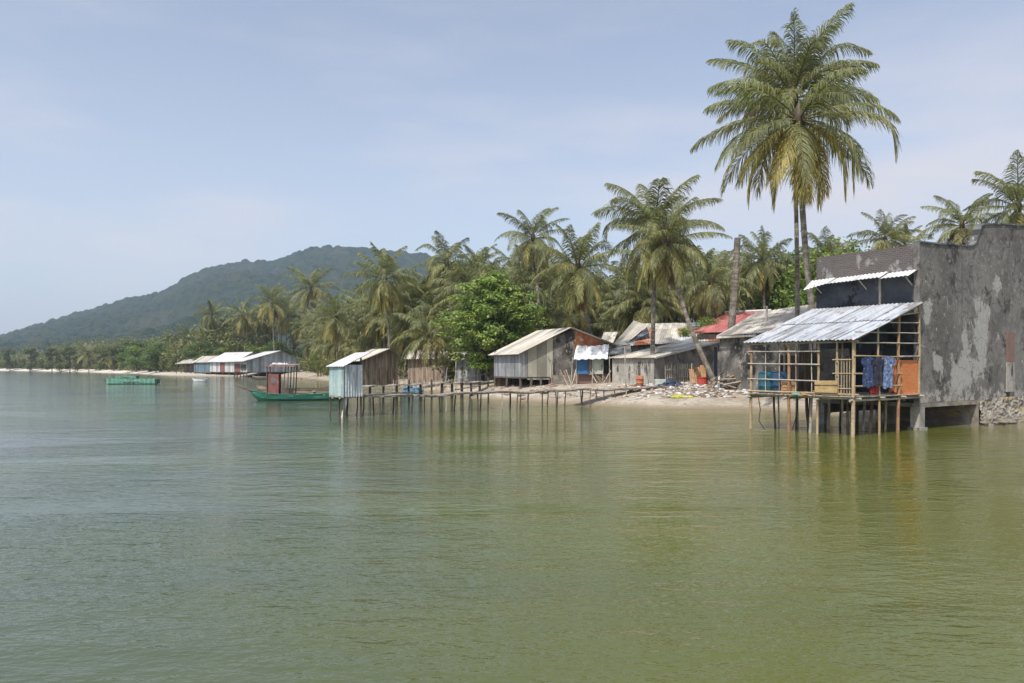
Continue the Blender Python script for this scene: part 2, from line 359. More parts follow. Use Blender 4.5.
def water_mat():
    k = N('lagoon_water'); g = k.n('NewGeometry').outputs['Position']
    sp = k.n('SeparateXYZ'); k.l(g, sp.inputs[0])
    big = k.noise(k.mapping(g, (.035, .06, 1)), 1, 3, .5); med = k.noise(k.mapping(g, (.10, .22, 1)), 1, 4, .55)
    col = k.mix(k.ramp(big, .35, .65), WATER_A, WATER_B)
    right = k.ramp(k.math('MULTIPLY_ADD', med, 10, sp.outputs[0]), -6, 16)
    col = k.mix(right, col, WATER_C)
    sh = k.attr('shallow').outputs['Fac']
    col = k.mix(k.ramp(k.math('MULTIPLY_ADD', med, .35, sh), .45, 1.05), col, (.20, .165, .085))
    p = k.n('BsdfPrincipled'); k.l(col, p.inputs['Base Color']); p.inputs['Roughness'].default_value = .06; p.inputs['IOR'].default_value = 1.333
    r1 = k.noise(k.mapping(g, (3.0, 5.2, 1)), 1, 3, .55, .3); r2 = k.noise(k.mapping(g, (.7, 1.5, 1)), 1, 3, .5, .5); r3 = k.noise(k.mapping(g, (7.5, 12, 1)), 1, 2, .5)
    patch = k.ramp(k.noise(k.mapping(g, (.06, .16, 1)), 1, 4, .6, .6), .36, .62)
    amp = k.math('MULTIPLY_ADD', patch, .6, .5)
    h = k.math('ADD', k.math('MULTIPLY', r1, .60), k.math('ADD', k.math('MULTIPLY', r2, 1.3), k.math('MULTIPLY', r3, .30)))
    h = k.math('MULTIPLY', h, k.math('MULTIPLY', amp, k.math('MULTIPLY_ADD', k.ramp(k.math('MULTIPLY_ADD', med, 14, sp.outputs[0]), 8, -16), -.45, 1)))
    b = k.n('Bump'); b.inputs['Strength'].default_value = 1; b.inputs['Distance'].default_value = RIPPLE; k.l(h, b.inputs['Height']); k.l(b.outputs[0], p.inputs['Normal'])
    k.l(p.outputs[0], k.out.inputs[0]); return k.m
WATER_A, WATER_B, WATER_C = (.062, .084, .050), (.088, .116, .042), (.114, .120, .022)
RIPPLE = .026
wxs = cat(np.linspace(-4000, -400, 12), np.arange(-400, -40, 20), np.arange(-40, 36, 1.5), np.arange(36, 120, 12), np.linspace(120, 4000, 12))
wys = cat(np.linspace(-800, 0, 6), np.arange(0, 112, 1.5), np.arange(112, 520, 16), np.linspace(520, 4000, 14))
wo = grid_obj('water', wxs, wys, lambda x, y: np.zeros(x.shape), water_mat())
co = np.empty(len(wo.data.vertices) * 3, np.float32); wo.data.vertices.foreach_get('co', co); co = co.reshape(-1, 3)
at = wo.data.attributes.new('shallow', 'FLOAT', 'POINT'); at.data.foreach_set('value', np.clip(1 + shore_d(co[:, 0], co[:, 1]) / 7.0, 0, 1).astype(np.float32))

# ------------------------------------------------------------------ hill
RIDGE = [(-900, 364), (-500, 356), (-200, 348), (0, 338), (40, 326), (80, 314), (100, 309), (130, 301), (160, 294), (175, 286), (190, 277), (210, 269), (240, 264),
         (270, 262.5), (285, 259), (300, 253), (320, 249), (345, 248), (370, 250), (400, 253), (430, 258), (455, 265), (500, 280), (600, 308), (700, 328), (900, 346), (1300, 360)]
rp = np.array(RIDGE, float)
Y0, YR, YB = 620.0, 1650.0, 2500.0
px_ = cat(np.arange(-900, -60, 15.0), np.arange(-60, 560, 1.5), np.arange(560, 1300, 12.0))
ys_ = cat(np.geomspace(Y0, YR + 40, 330), np.linspace(YR + 40, YB, 14))
PXg, Yg = np.meshgrid(px_, ys_); PXr, Yr = PXg.ravel(), Yg.ravel(); Xr = (PXr - CX) / F * Yr
zr = (HY - np.interp(PXr, rp[:, 0], rp[:, 1])) / F * YR + CZ - 4
t = np.clip((Yr - Y0) / (YR - Y0), 0, 1); tb = np.clip((Yr - YR) / (YB - YR), 0, 1)
gul = (vnoise(Xr, Yr, 260, 5) - .5) * .36 + (vnoise(Xr, Yr, 90, 6) - .5) * .16
prof = np.where(Yr <= YR, t ** 1.12, 1 - tb ** 1.5) + gul * np.sin(np.pi * np.clip(t, 0, 1)) * (tb == 0)
Zr = 1.0 + zr * np.maximum(prof, 0)
def domes(x, y, s, seed):
    """canopy of tree crowns: height of the tallest jittered dome at each point"""
    best = np.zeros(x.shape); xi, yi = np.floor(x / s), np.floor(y / s)
    for dx in (-1, 0, 1):
        for dy in (-1, 0, 1):
            a, b = xi + dx, yi + dy
            h = lambda q: np.modf(np.abs(np.sin(a * 127.1 + b * 311.7 + q * 17.3 + seed) * 43758.5453))[0]
            cx, cy = (a + h(1)) * s, (b + h(2)) * s; r = s * (.45 + .4 * h(3))
            d2 = ((x - cx) ** 2 + (y - cy) ** 2) / r ** 2
            best = np.maximum(best, np.sqrt(np.maximum(0, 1 - d2)) * r * (.6 + .9 * h(4)))
    return best
Zr = Zr + np.maximum(domes(Xr, Yr, 8.5, 1.0), domes(Xr, Yr, 13, 2.0) * .9)
n = len(px_); i = (np.arange(len(ys_) - 1)[:, None] * n + np.arange(n - 1)[None, :]).ravel()
hm = quads_mesh('hill', np.stack([Xr, Yr, Zr], 1), np.stack([i, i + 1, i + n + 1, i + n], 1))
k = N('hill_forest'); g = k.n('NewGeometry').outputs['Position']
hc = k.mix(k.ramp(k.noise(g, .05, 5, .7), .3, .7), (.016, .034, .020), (.045, .064, .034))
hc = k.mix(k.ramp(k.noise(g, .012, 4, .6), .5, .72), hc, (.055, .064, .034))
p = k.n('BsdfPrincipled'); k.l(hc, p.inputs['Base Color']); p.inputs['Roughness'].default_value = .9; p.inputs['Specular IOR Level'].default_value = .1
b = k.n('Bump'); b.inputs['Strength'].default_value = 1; b.inputs['Distance'].default_value = 3; k.l(k.noise(g, .25, 4, .7), b.inputs['Height']); k.l(b.outputs[0], p.inputs['Normal'])
k.l(p.outputs[0], k.out.inputs[0]); hm.materials.append(k.m)
ho = bpy.data.objects.new('hill', hm); COL.objects.link(ho); ho['kind'] = 'structure'

# ------------------------------------------------------------------ palms
def unit(a): return a / (np.linalg.norm(a, axis=-1, keepdims=True) + 1e-9)
def make_crown(name, L=5.0, nf=30, nl=40, seed=0, top=86, lean=0.0, lw=.07, yellow=.35, up=1.0, low=-40, droop=1.0, wind=0.0):
    r = np.random.default_rng(seed); vs, qs, ts = [], [], []; base = 0
    for fi in range(nf):
        age = (fi + .5) / nf
        az = fi * 2.39996 + r.normal(0, .18)
        el = R(lerp(top, low, age ** .85) + r.normal(0, 5)) * (up if age < .5 else 1)
        dead_tip = r.random() < .3
        fl = L * (.72 + .28 * math.sin(math.pi * min(1, .25 + age * .8))) * r.uniform(.88, 1.08)
        dr = R(lerp(38, 62, age) * r.uniform(.75, 1.25)) * droop
        ns = 26; s = np.linspace(0, 1, ns)
        th = el - dr * s ** 1.5 - (r.uniform(.5, 1.1) * np.clip((s - r.uniform(.35, .7)) * 5, 0, 1) if r.random() < .2 else 0); th = np.maximum(th, R(-88))
        hd = np.array([math.cos(az), math.sin(az), 0]); side0 = np.array([-math.sin(az), math.cos(az), 0])
        tan = np.cos(th)[:, None] * hd + np.sin(th)[:, None] * np.array([0, 0, 1.0])
        bend = r.normal(0, .25); tan = unit(tan + side0 * (bend * s ** 2)[:, None] + np.array([wind, 0, 0]) * (s[:, None] ** 1.2))
        pts = np.concatenate([[np.zeros(3)], np.cumsum((tan[1:] + tan[:-1]) / 2 * fl / (ns - 1), 0)])
        roll = r.normal(0, .5)
        # colour of the whole frond: young dark green, old yellow-olive, a few dead ones brown
        yg = max(0, min(1, (age - .45) * 1.7 + r.normal(0, .22))) * yellow * 2
        green = np.array([.215, .232, .112]) * r.uniform(.7, 1.3); yel = np.array([.46, .395, .13]); brown = np.array([.17, .11, .06])
        c = lerp(green, yel, min(1, yg))
        if age > .88 and r.random() < .6: c = brown
        # rachis: a four-sided tapering stalk
        w = np.linspace(.055, .012, ns) * (L / 5); nb = unit(np.cross(tan, side0)); ring = []
        for a, b_ in ((1, 0), (0, .7), (-1, 0), (0, -.7)):
            ring.append(pts + (side0 * a + nb * b_) * w[:, None])
        rv = np.stack(ring, 1).reshape(-1, 3); ii = np.arange(ns - 1)
        for kk in range(4):
            k2 = (kk + 1) % 4
            qs.append(base + np.stack([ii * 4 + kk, ii * 4 + k2, (ii + 1) * 4 + k2, (ii + 1) * 4 + kk], 1))
        vs.append(rv); ts.append(np.tile(lerp(c, np.array([.22, .19, .07]), .6), (len(rv), 1))); base += len(rv)
        # leaflets
        sl = np.linspace(.16, 1, nl)
        for sd in (-1, 1):
            sj = np.clip(sl + r.normal(0, .006, nl), 0, 1); f = sj * (ns - 1); i0 = np.clip(f.astype(int), 0, ns - 2); fr = (f - i0)[:, None]
            p0 = pts[i0] * (1 - fr) + pts[i0 + 1] * fr; tg = unit(tan[i0] * (1 - fr) + tan[i0 + 1] * fr)
            sv = side0 * math.cos(roll * .6) + np.array([0, 0, 1]) * math.sin(roll * .6)
            sv = unit(sv - tg * (tg @ sv)[:, None] if np.ndim(tg @ sv) else sv)
            nrm = np.cross(tg, sv) ; nrm = nrm * np.where(nrm[:, 2:3] < 0, -1, 1)
            ang = np.interp(sj, [.15, .6, 1], [1.0, .75, .3])[:, None] + r.normal(0, .10, (nl, 1))
            d0 = unit(sv * sd * np.sin(ang) + tg * np.cos(ang) + nrm * .10)
            ll = (L * .265 * np.interp(sj, [.15, .3, .55, .85, 1], [.55, .95, 1, .7, .35]) * r.uniform(.8, 1.15, nl))[:, None]
            tear = np.interp(sj, np.linspace(0, 1, 9), r.uniform(.35, 1.25, 9) if r.random() < .35 else r.uniform(.85, 1.15, 9)); ll = ll * tear[:, None]
            hang = r.uniform(.75, 1.55, (nl, 1)) * (.75 + .5 * r.random())
            d1 = unit(d0 + np.array([0, 0, -1.0]) * hang * .75); d2 = unit(d1 + np.array([0, 0, -1.0]) * hang * 1.1)
            pm = p0 + d0 * ll * .35; pn = pm + d1 * ll * .35; pe = pn + d2 * ll * .30
            wd = unit(tg + r.normal(0, .35, (nl, 3))); W = lw * (L / 5)
            sec = [p0 - wd * W * .35, p0 + wd * W * .35, pm - wd * W * .55, pm + wd * W * .55, pn - wd * W * .4, pn + wd * W * .4, pe - wd * W * .08, pe + wd * W * .08]
            lv = np.stack(sec, 1).reshape(-1, 3); jj = np.arange(nl) * 8
            for a in (0, 2, 4):
                qs.append(base + np.stack([jj + a, jj + a + 1, jj + a + 3, jj + a + 2], 1))
            tip = np.repeat(c[None] * r.uniform(.75, 1.25, (nl, 1)), 8, 0)
            vs.append(lv); ts.append(tip); base += len(lv)
    # heart of the crown: leaf bases and fibre
    nk = 12; a = np.arange(nk) / nk * 2 * math.pi; prof = [(.10, -.55), (.24, -.25), (.30, .05), (.22, .4), (.05, .8)]
    hv = np.concatenate([np.stack([np.cos(a) * q * L / 5, np.sin(a) * q * L / 5, np.full(nk, z * L / 5)], 1) for q, z in prof])
    for j in range(len(prof) - 1):
        ii = np.arange(nk); i2 = (ii + 1) % nk
        qs.append(base + np.stack([j * nk + ii, j * nk + i2, (j + 1) * nk + i2, (j + 1) * nk + ii], 1))
    vs.append(hv); ts.append(np.tile(np.array([.13, .10, .06]), (len(hv), 1)))
    me = quads_mesh(name, np.concatenate(vs), np.concatenate(qs), np.concatenate(ts)); me.materials.append(palm_leaf)
    return me

def trunk_mb(b, c, r0=.2, r1=.12, bow=.0, n=12):
    mb = MB(); pts = []; rad = []; m = 14; H = (c - b).length
    for i in range(m):
        t = i / (m - 1); q = lerp(b, c, t); q = q + V((bow * math.sin(math.pi * t), 0, 0))
        pts.append(q); rad.append(lerp(r0, r1, t) * (1.45 - .45 * min(1, t / .07)) * random.uniform(.97, 1.03))
    mb.path(pts, rad, n); return mb

def palm(px, py, Y, bpx, label, L, mesh, rot=0.0, meshL=5.0, r0=.2, r1=.12, bow=0, group='coconut palms along the shore', by=None, squash=1.0, name='coconut_palm'):
    c = P(px, py, Y); byy = by or Y; bx = (bpx - CX) / F * byy; b = V((bx, byy, gz1(bx, byy) - .1))
    o = thing(name, b, label, 'palm tree', group)
    trunk_mb(b, c, r0, r1, bow).build('trunk', bark, o)
    cr = bpy.data.objects.new('crown', mesh); COL.objects.link(cr); cr.parent = o; cr.location = c - b
    s = L / meshL; cr.scale = (s, s, s * squash); cr.rotation_euler = (0, 0, rot)
    return o

pA = make_crown('crown_mesh', 6.2, 30, 112, 6, top=42, lw=.044, yellow=.8, low=-60, droop=1.15)
pA2 = make_crown('crown_mesh', 6.0, 27, 108, 17, lw=.045, yellow=.08, low=-10, up=1.0, droop=.95)
pB = make_crown('crown_mesh', 6.0, 32, 100, 8, lw=.05, yellow=.50, low=-76, droop=1.15)
pC = make_crown('crown_mesh', 5.0, 30, 88, 9, lw=.052, yellow=.42, low=-76, droop=1.2)
pD = make_crown('crown_mesh', 5.0, 28, 84, 14, lw=.052, yellow=.30, low=-70, droop=1.25, wind=.2)
pE = make_crown('crown_mesh', 5.0, 34, 56, 21, lw=.07, yellow=.55, low=-72, droop=1.15)
pF = make_crown('crown_mesh', 5.0, 30, 56, 22, lw=.07, yellow=.35, low=-58, droop=1.25, wind=.12)
pG = make_crown('crown_mesh', 5.0, 32, 54, 23, lw=.07, yellow=.95, low=-68, droop=1.1)
pH = make_crown('crown_mesh', 5.0, 28, 54, 24, lw=.07, yellow=.25, low=-50, droop=1.2)
LOW = [pE, pF, pG, pH]

palm(799, 120, 44, 829, 'tallest coconut palm, with hanging yellow lower fronds above the hut', 6.3, pA, .4, 6.2, .20, .145, bow=-.40)
palm(793, 99, 49, 797, 'tall dark-crowned palm with slim trunk just behind the tallest palm', 5.9, pA2, 1.9, 6.0, .16, .12, bow=.12)
palm(655, 229, 63, 652, 'large full coconut palm rising over the grey shed with patched roof', 6.0, pB, 2.2, 6.0, .2, .15)
palm(668, 243, 60, 717, 'leaning coconut palm whose trunk slants across the grey shed wall', 4.7, pC, .7, 5, .22, .13, bow=-.5, by=57.5)
palm(578, 268, 67, 604, 'bushy coconut palm drooping over the roof of the stilt house', 5.0, pC, 3.1, 5, .22, .15, bow=-.25, by=70.5)
palm(533, 238, 82, 545, 'wind-swept coconut palm rising behind the almond tree', 4.7, pD, .2, 5, .2, .13)
palm(447, 263, 98, 455, 'coconut palm with upright crown left of the almond tree', 5.2, pD, 2.2, 5, .2, .13)
palm(478, 268, 112, 480, 'small-looking palm between the almond tree and the upright palm', 4.6, pF, 1.1, 5)
palm(385, 280, 104, 392, 'broad coconut palm standing behind the brown boarded shed', 6.0, pE, 2.0, 5)
palm(428, 336, 86, 447, 'low leaning palm with arched fronds beside the almond tree trunk', 4.6, pF, 3.6, 5, .24, .17, bow=.5)
palm(312, 288, 206, 315, 'tall yellowish palm above the white gabled shed', 8.2, pG, .6, 5)
palm(272, 303, 218, 275, 'yellow-fronded palm behind the ridge of the white gabled shed', 7.6, pG, 2.6, 5)
palm(336, 318, 128, 338, 'drooping palm just left of the brown boarded shed', 5.6, pE, 4.0, 5)
palm(243, 316, 232, 246, 'palm over the middle of the far white sheds', 7.4, pE, 1.0, 5)
palm(212, 315, 245, 214, 'slim palm above the blue-walled far shed', 6.8, pF, 2.0, 5)
palm(187, 341, 258, 188, 'lone palm at the left end of the far sheds', 6.2, pE, 5.0, 5)
palm(88, 354, 352, 89, 'yellow dying palm on the far beach, left of a similar one', 7.6, pG, 1.4, 5)
palm(113, 355, 330, 114, 'yellow dying palm on the far beach, right of a similar one', 6.6, pG, 3.4, 5)
palm(885, 240, 62, 882, 'palm top showing over the dark parapet left of the big wall', 3.0, pH, .5, 5)
palm(962, 226, 58, 960, 'smaller palm peeping over the low part of the big dark wall', 3.3, pF, 2.9, 5)
palm(1018, 208, 52, 1016, 'palm reaching over the raised corner of the big dark wall', 4.5, pD, 4.0, 5)
palm(905, 246, 70, 907, 'half-hidden palm touching the big dark wall edge', 2.6, pF, 1.5, 5)
palm(752, 276, 88, 748, 'upright young palm with pale stem right of the headless trunk', 4.6, pH, 2.0, 5)
palm(712, 282, 78, 716, 'palm between the leaning palm and the headless trunk', 4.8, pF, .9, 5)

palm(763, 262, 84, 766, 'palm filling the gap left of the two tall trunks', 4.6, pE, 2.5, 5)
palm(826, 258, 72, 824, 'palm just right of the two tall trunks behind the dark parapet', 3.6, pF, 4.4, 5)
# headless trunk
b = XY(726, 66); b = V((b.x, b.y, gz1(b.x, b.y) - .1)); o = thing('dead_palm', b, 'headless dead palm trunk standing behind the red roof', 'dead palm')
trunk_mb(b, P(737.5, 238, 66), .36, .27, .1).build('trunk', bark, o)

# palms of the grove, filling in under the skyline
SKY = np.array([(170, 345), (190, 336), (212, 312), (243, 312), (270, 300), (300, 300), (330, 305), (355, 292), (385, 285), (415, 285), (447, 275), (480, 275), (520, 262), (560, 270), (600, 280), (625, 272), (690, 268), (730, 275), (770, 272), (830, 262)], float)
SHY = np.array([(170, 226), (240, 203), (300, 178), (330, 140), (400, 100), (450, 78), (480, 72), (540, 76), (610, 80), (830, 72)], float)
for a in range(165):
    px = 178 + (a * 0.61803 % 1) * 650
    Y = np.interp(px, SHY[:, 0], SHY[:, 1]) + random.uniform(10, 44)
    if 735 < px: Y += 15
    py = np.interp(px, SKY[:, 0], SKY[:, 1]) + (random.uniform(8, 42) if a < 70 else random.uniform(30, 64))
    if a >= 118: px = 180 + (px - 178) * .40; Y = np.interp(px, SHY[:, 0], SHY[:, 1]) + random.uniform(8, 30); py = np.interp(px, SKY[:, 0], SKY[:, 1]) + random.uniform(20, 44) * (1 if px > 300 else .6)
    if px < 322: Y += 34 if px < 300 else 20
    while shore_d((px - CX) / F * Y, Y)[0] < 6: Y += 4
    if px < 345: lab, grp = 'coconut palm in the crowded grove behind the far white sheds', 'palms of the grove behind the far sheds'
    elif px < 560: lab, grp = 'coconut palm in the shaded grove around the almond tree and brown shed', 'palms of the grove by the almond tree'
    else: lab, grp = 'coconut palm in the thick grove behind the patched roofs', 'palms of the grove behind the patched roofs'
    palm(px, py, Y, px + random.uniform(-6, 6), lab, random.uniform(4.8, 6.2), LOW[a % 4], random.uniform(0, 6.28), 5.0, group=grp)

# ------------------------------------------------------------------ broadleaf trees
def leaf_cloud(cl, n, size, seed, cols, upb=.6, shell=.5, aspect=.6):
    """cl: list of (centre, radii); n leaves each; random diamond leaves spread through the clumps"""
    r = np.random.default_rng(seed); vs = []; ts = []
    for (c, rad) in cl:
        m = n; d = unit(r.normal(0, 1, (m, 3))); q = r.random((m, 1)) ** shell
        pos = np.array(c) + d * q * np.array(rad)
        nr = unit(d * .6 + r.normal(0, .6, (m, 3)) + np.array([0, 0, upb])); a = unit(np.cross(nr, r.normal(0, 1, (m, 3)))); b = np.cross(nr, a)
        sz = size * r.uniform(.6, 1.3, (m, 1)); 
        v = np.stack([pos - a * sz, pos - b * sz * aspect, pos + a * sz, pos + b * sz * aspect], 1).reshape(-1, 3)
        cc = lerp(np.array(cols[0]), np.array(cols[1]), r.random()) * r.uniform(.7, 1.3, (m, 1)) + (r.random((m, 1)) < .06) * np.array([.10, .05, .0])
        vs.append(v); ts.append(np.repeat(cc, 4, 0))
    v = np.concatenate(vs); return v, np.arange(len(v)).reshape(-1, 4), np.concatenate(ts)
GREEN = [(.085, .135, .038), (.14, .20, .06)]; OLIVE = [(.11, .132, .05), (.19, .198, .075)]; BRIGHT = [(.095, .165, .035), (.19, .26, .06)]

# the almond tree: flat tiers of leaves on spreading limbs
tb = XY(492, 80); tb = V((tb.x, tb.y, gz1(tb.x, tb.y) - .1)); o = thing('almond_tree', tb, 'bright green tiered almond tree beside the stilt house', 'tree')
tm = MB(); top = P(492, 285, 80); tm.path([tb, tb + V((.1, 0, 2)), tb + V((-.1, .1, 5)), V((top.x, top.y, top.z))], [.32, .26, .2, .07], 10)
cl = []; r_ = random.Random(4)
for ti, (py, half) in enumerate(((366, 22), (358, 34), (350, 40), (342, 45), (334, 47), (325, 48), (316, 47), (307, 44), (299, 38), (292, 31), (285, 23), (279, 13))):
    z = P(492, py, 80).z - tb.z; w = half / F * 80
    nb = max(4, int(half / 4.2))
    for q in range(nb):
        a = q / nb * 6.283 + ti * 1.1 + r_.uniform(-.3, .3); ext = w * r_.uniform(.6, 1.12)
        e = V((tb.x + .1 + math.cos(a) * ext, tb.y + math.sin(a) * ext, tb.z + z + r_.uniform(-.35, .35)))
        tm.path([V((tb.x, tb.y, tb.z + z * .86)), lerp(V((tb.x, tb.y, tb.z + z * .86)), e, .5) + V((0, 0, .15)), e], [.09, .06, .025], 5, cap=False)
        for f in (1.0, .68, .38):
            if r_.random() < .16: continue
            c = lerp(V((tb.x, tb.y, e.z + .1)), e, f)
            cl.append(((c.x - tb.x, c.y - tb.y, c.z - tb.z), (1.2 * r_.uniform(.7, 1.2), 1.2 * r_.uniform(.7, 1.2), .5)))
tm.build('trunk', limb_bark, o)
v, q, t = leaf_cloud(cl, 105, .20, 5, [(.15, .235, .055), (.26, .34, .09)], upb=.9, shell=.6, aspect=.5)
me = quads_mesh('crown', v, q, t); me.materials.append(tree_leaf); c = bpy.data.objects.new('crown', me); COL.objects.link(c); c.parent = o

def broad_proto(seed, h, w, cols, n=420, size=.125, tall=1.0):
    r = random.Random(seed); cl = []
    mb = MB(); mb.path([V((0, 0, 0)), V((.1, 0, h * .3)), V((0, .1, h * .62))], [.22, .17, .09], 8)
    for i in range(26):
        a = r.uniform(0, 6.283); rr = w * math.sqrt(r.random()) * .95; hh = r.random()
        env = math.sin(math.pi * min(1, .18 + hh * .75)) ** .7
        c = (math.cos(a) * rr * env, math.sin(a) * rr * env, h * ((.12 if seed == 34 else .22) + .73 * hh)); s = w * r.uniform(.22, .40)
        cl.append((c, (s, s, s * .72 * tall)))
        if i % 3 == 0: mb.path([V((0, 0, h * .3)), V(c) * .6 + V((0, 0, h * .14)), V(c)], [.08, .05, .02], 5, cap=False)
    v, q, t = leaf_cloud(cl, n, size, seed, cols, upb=.5)
    me = quads_mesh('crown', v, q, t); me.materials.append(tree_leaf)
    to = mb.build('trunk', limb_bark); tme = to.data; bpy.data.objects.remove(to)
    return tme, me, h
BP = [broad_proto(31, 8, 3.6, GREEN), broad_proto(32, 8, 3.2, OLIVE, tall=1.2), broad_proto(33, 8, 4.2, BRIGHT), broad_proto(34, 9, 2.2, OLIVE, n=300, size=.13, tall=1.9)]
def tree(px, pytop, Y, kind, label, group=None, name='broadleaf_tree', wide=1.0, catg='tree'):
    b = XY(px, Y); z = gz1(b.x, b.y) - .1; o = thing(name, (b.x, b.y, z), label, catg, group)
    s = (P(px, pytop, Y).z - z) / BP[kind][2]; ro = random.uniform(0, 6.28)
    for nm, me in (('trunk', BP[kind][0]), ('crown', BP[kind][1])):
        c = bpy.data.objects.new(nm, me); COL.objects.link(c); c.parent = o; c.scale = (s * wide * (.45 if kind == 3 and nm == 'trunk' else 1), s * wide * (.45 if kind == 3 and nm == 'trunk' else 1), s); c.rotation_euler = (0, 0, ro)
    return o
tree(838, 238, 74, 2, 'bright green tree top just left of the dark parapet', 'broadleaf trees behind the roofs')
tree(802, 250, 88, 0, 'dark green tree behind the two tall palm trunks', 'broadleaf trees behind the roofs')
tree(775, 262, 92, 0, 'rounded green tree left of the slim tall palm trunk', 'broadleaf trees behind the roofs')
tree(700, 318, 76, 2, 'low yellow-green bush beside the red roof', 'broadleaf trees behind the roofs', 'bush', 1.0, 'bush')
tree(268, 341, 224, 2, 'bright bush right behind the white gabled shed roof', 'bushes behind the far sheds', 'bush', 1.6, 'bush')
tree(232, 344, 236, 2, 'rounded bush behind the middle far shed', 'bushes behind the far sheds', 'bush', 1.5, 'bush')
tree(318, 360, 176, 1, 'small yellow-green bush left of the striped outhouse', 'bushes by the outhouse', 'bush', 1.4, 'bush')
tree(322, 348, 192, 2, 'taller bush between the white gabled shed and the outhouse', 'bushes by the outhouse', 'bush', 1.3, 'bush')
for px, py, Y, kd, lab in ((120, 343, 330, 1, 'grey-green waterside tree behind the right yellow palm'), (136, 341, 300, 0, 'leafy tree above the end of the white beach'), (150, 342, 280, 2, 'bright leafy tree over the green net rafts'),
                           (162, 343, 262, 0, 'dark leafy tree left of the lone far palm'), (176, 347, 250, 1, 'low leafy tree at the foot of the lone far palm'), (201, 342, 236, 0, 'leafy tree behind the far dark porch'),
                           (70, 344, 372, 3, 'feathery tree left of the yellow palms'), (52, 345, 392, 3, 'feathery far beach tree, third from the left end of the beach'), (100, 345, 345, 3, 'feathery tree between the two yellow palms'),
                           (30, 346, 425, 3, 'feathery far beach tree, second from the left end of the beach'), (10, 347, 455, 3, 'feathery tree at the far left end of the beach')):
    tree(px, py, Y, kd, lab, 'trees along the far beach', 'feathery_tree' if kd == 3 else 'broadleaf_tree', 1.5)

# masses nobody could count: the wood behind the far beach, the wood behind the grove, the undergrowth
def mass(name, cl, n, size, seed, cols, label):
    v, q, t = leaf_cloud(cl, n, size, seed, cols)
    me = quads_mesh(name, v, q, t); me.materials.append(tree_leaf); ob = bpy.data.objects.new(name, me); COL.objects.link(ob)
    tag(ob, label, name.replace('_', ' '), kind='stuff'); return ob
cl = []
for a in range(900):
    px = random.uniform(-150, 250); Y = random.uniform(0, 1) ** 1.3 * 170 + np.interp(px, [-150, 0, 60, 130, 170, 250], [640, 490, 420, 322, 252, 225])
    x = (px - CX) / F * Y; s = random.uniform(3, 6)
    if a % 2: Y = np.interp(px, [-150, 0, 60, 130, 170, 250], [640, 490, 420, 322, 252, 225]) + random.uniform(-6, 14); x = (px - CX) / F * Y; s *= .55
    cl.append(((x, Y, 2 + (random.uniform(.2, 4.5) if a % 2 else random.uniform(.5, 12))), (s, s, s * random.uniform(.7, 1.2))))
mass('far_wood', cl, 170, .42, 41, OLIVE, 'hazy olive wood behind the far beach, below the hill')
cl = []
for a in range(420):
    px = random.uniform(150, 1150); Y = np.interp(px, [150, 300, 400, 500, 600, 1150], [290, 225, 165, 140, 128, 110]) + random.uniform(0, 40)
    x = (px - CX) / F * Y; top = np.interp(px, [150, 250, 400, 540, 640, 850, 1150], [350, 330, 318, 300, 292, 285, 300]); zt = (HY - top) / F * Y + CZ
    s = random.uniform(2, 3.6); cl.append(((x, Y, random.uniform(2, max(3, zt - 1.5))), (s, s, s * .8)))
mass('back_wood', cl, 110, .42, 42, OLIVE, 'shaded mixed wood filling the background behind the palms')
cl = []
while len(cl) < 420:
    px = random.uniform(180, 840); Y = np.interp(px, SHY[:, 0], SHY[:, 1]) + random.uniform(9, 46)
    if px > 470: Y += 12
    x = (px - CX) / F * Y; s = random.uniform(1.0, 2.4)
    cl.append(((x, Y, gz1(x, Y) + random.uniform(.1, 3.4)), (s, s, s * .8)))
mass('undergrowth', cl, 90, .24, 43, [(.095, .12, .036), (.23, .22, .07)], 'mixed undergrowth below the palms behind the sheds')

HAZE, SUN_E, SKY_E, DUST, OZONE, CLOUD, CLOUD_C, EXPO = .00020, 3.1, .13, 2.0, 2.5, .85, (4.5, 4.25, 4.4), 0.52
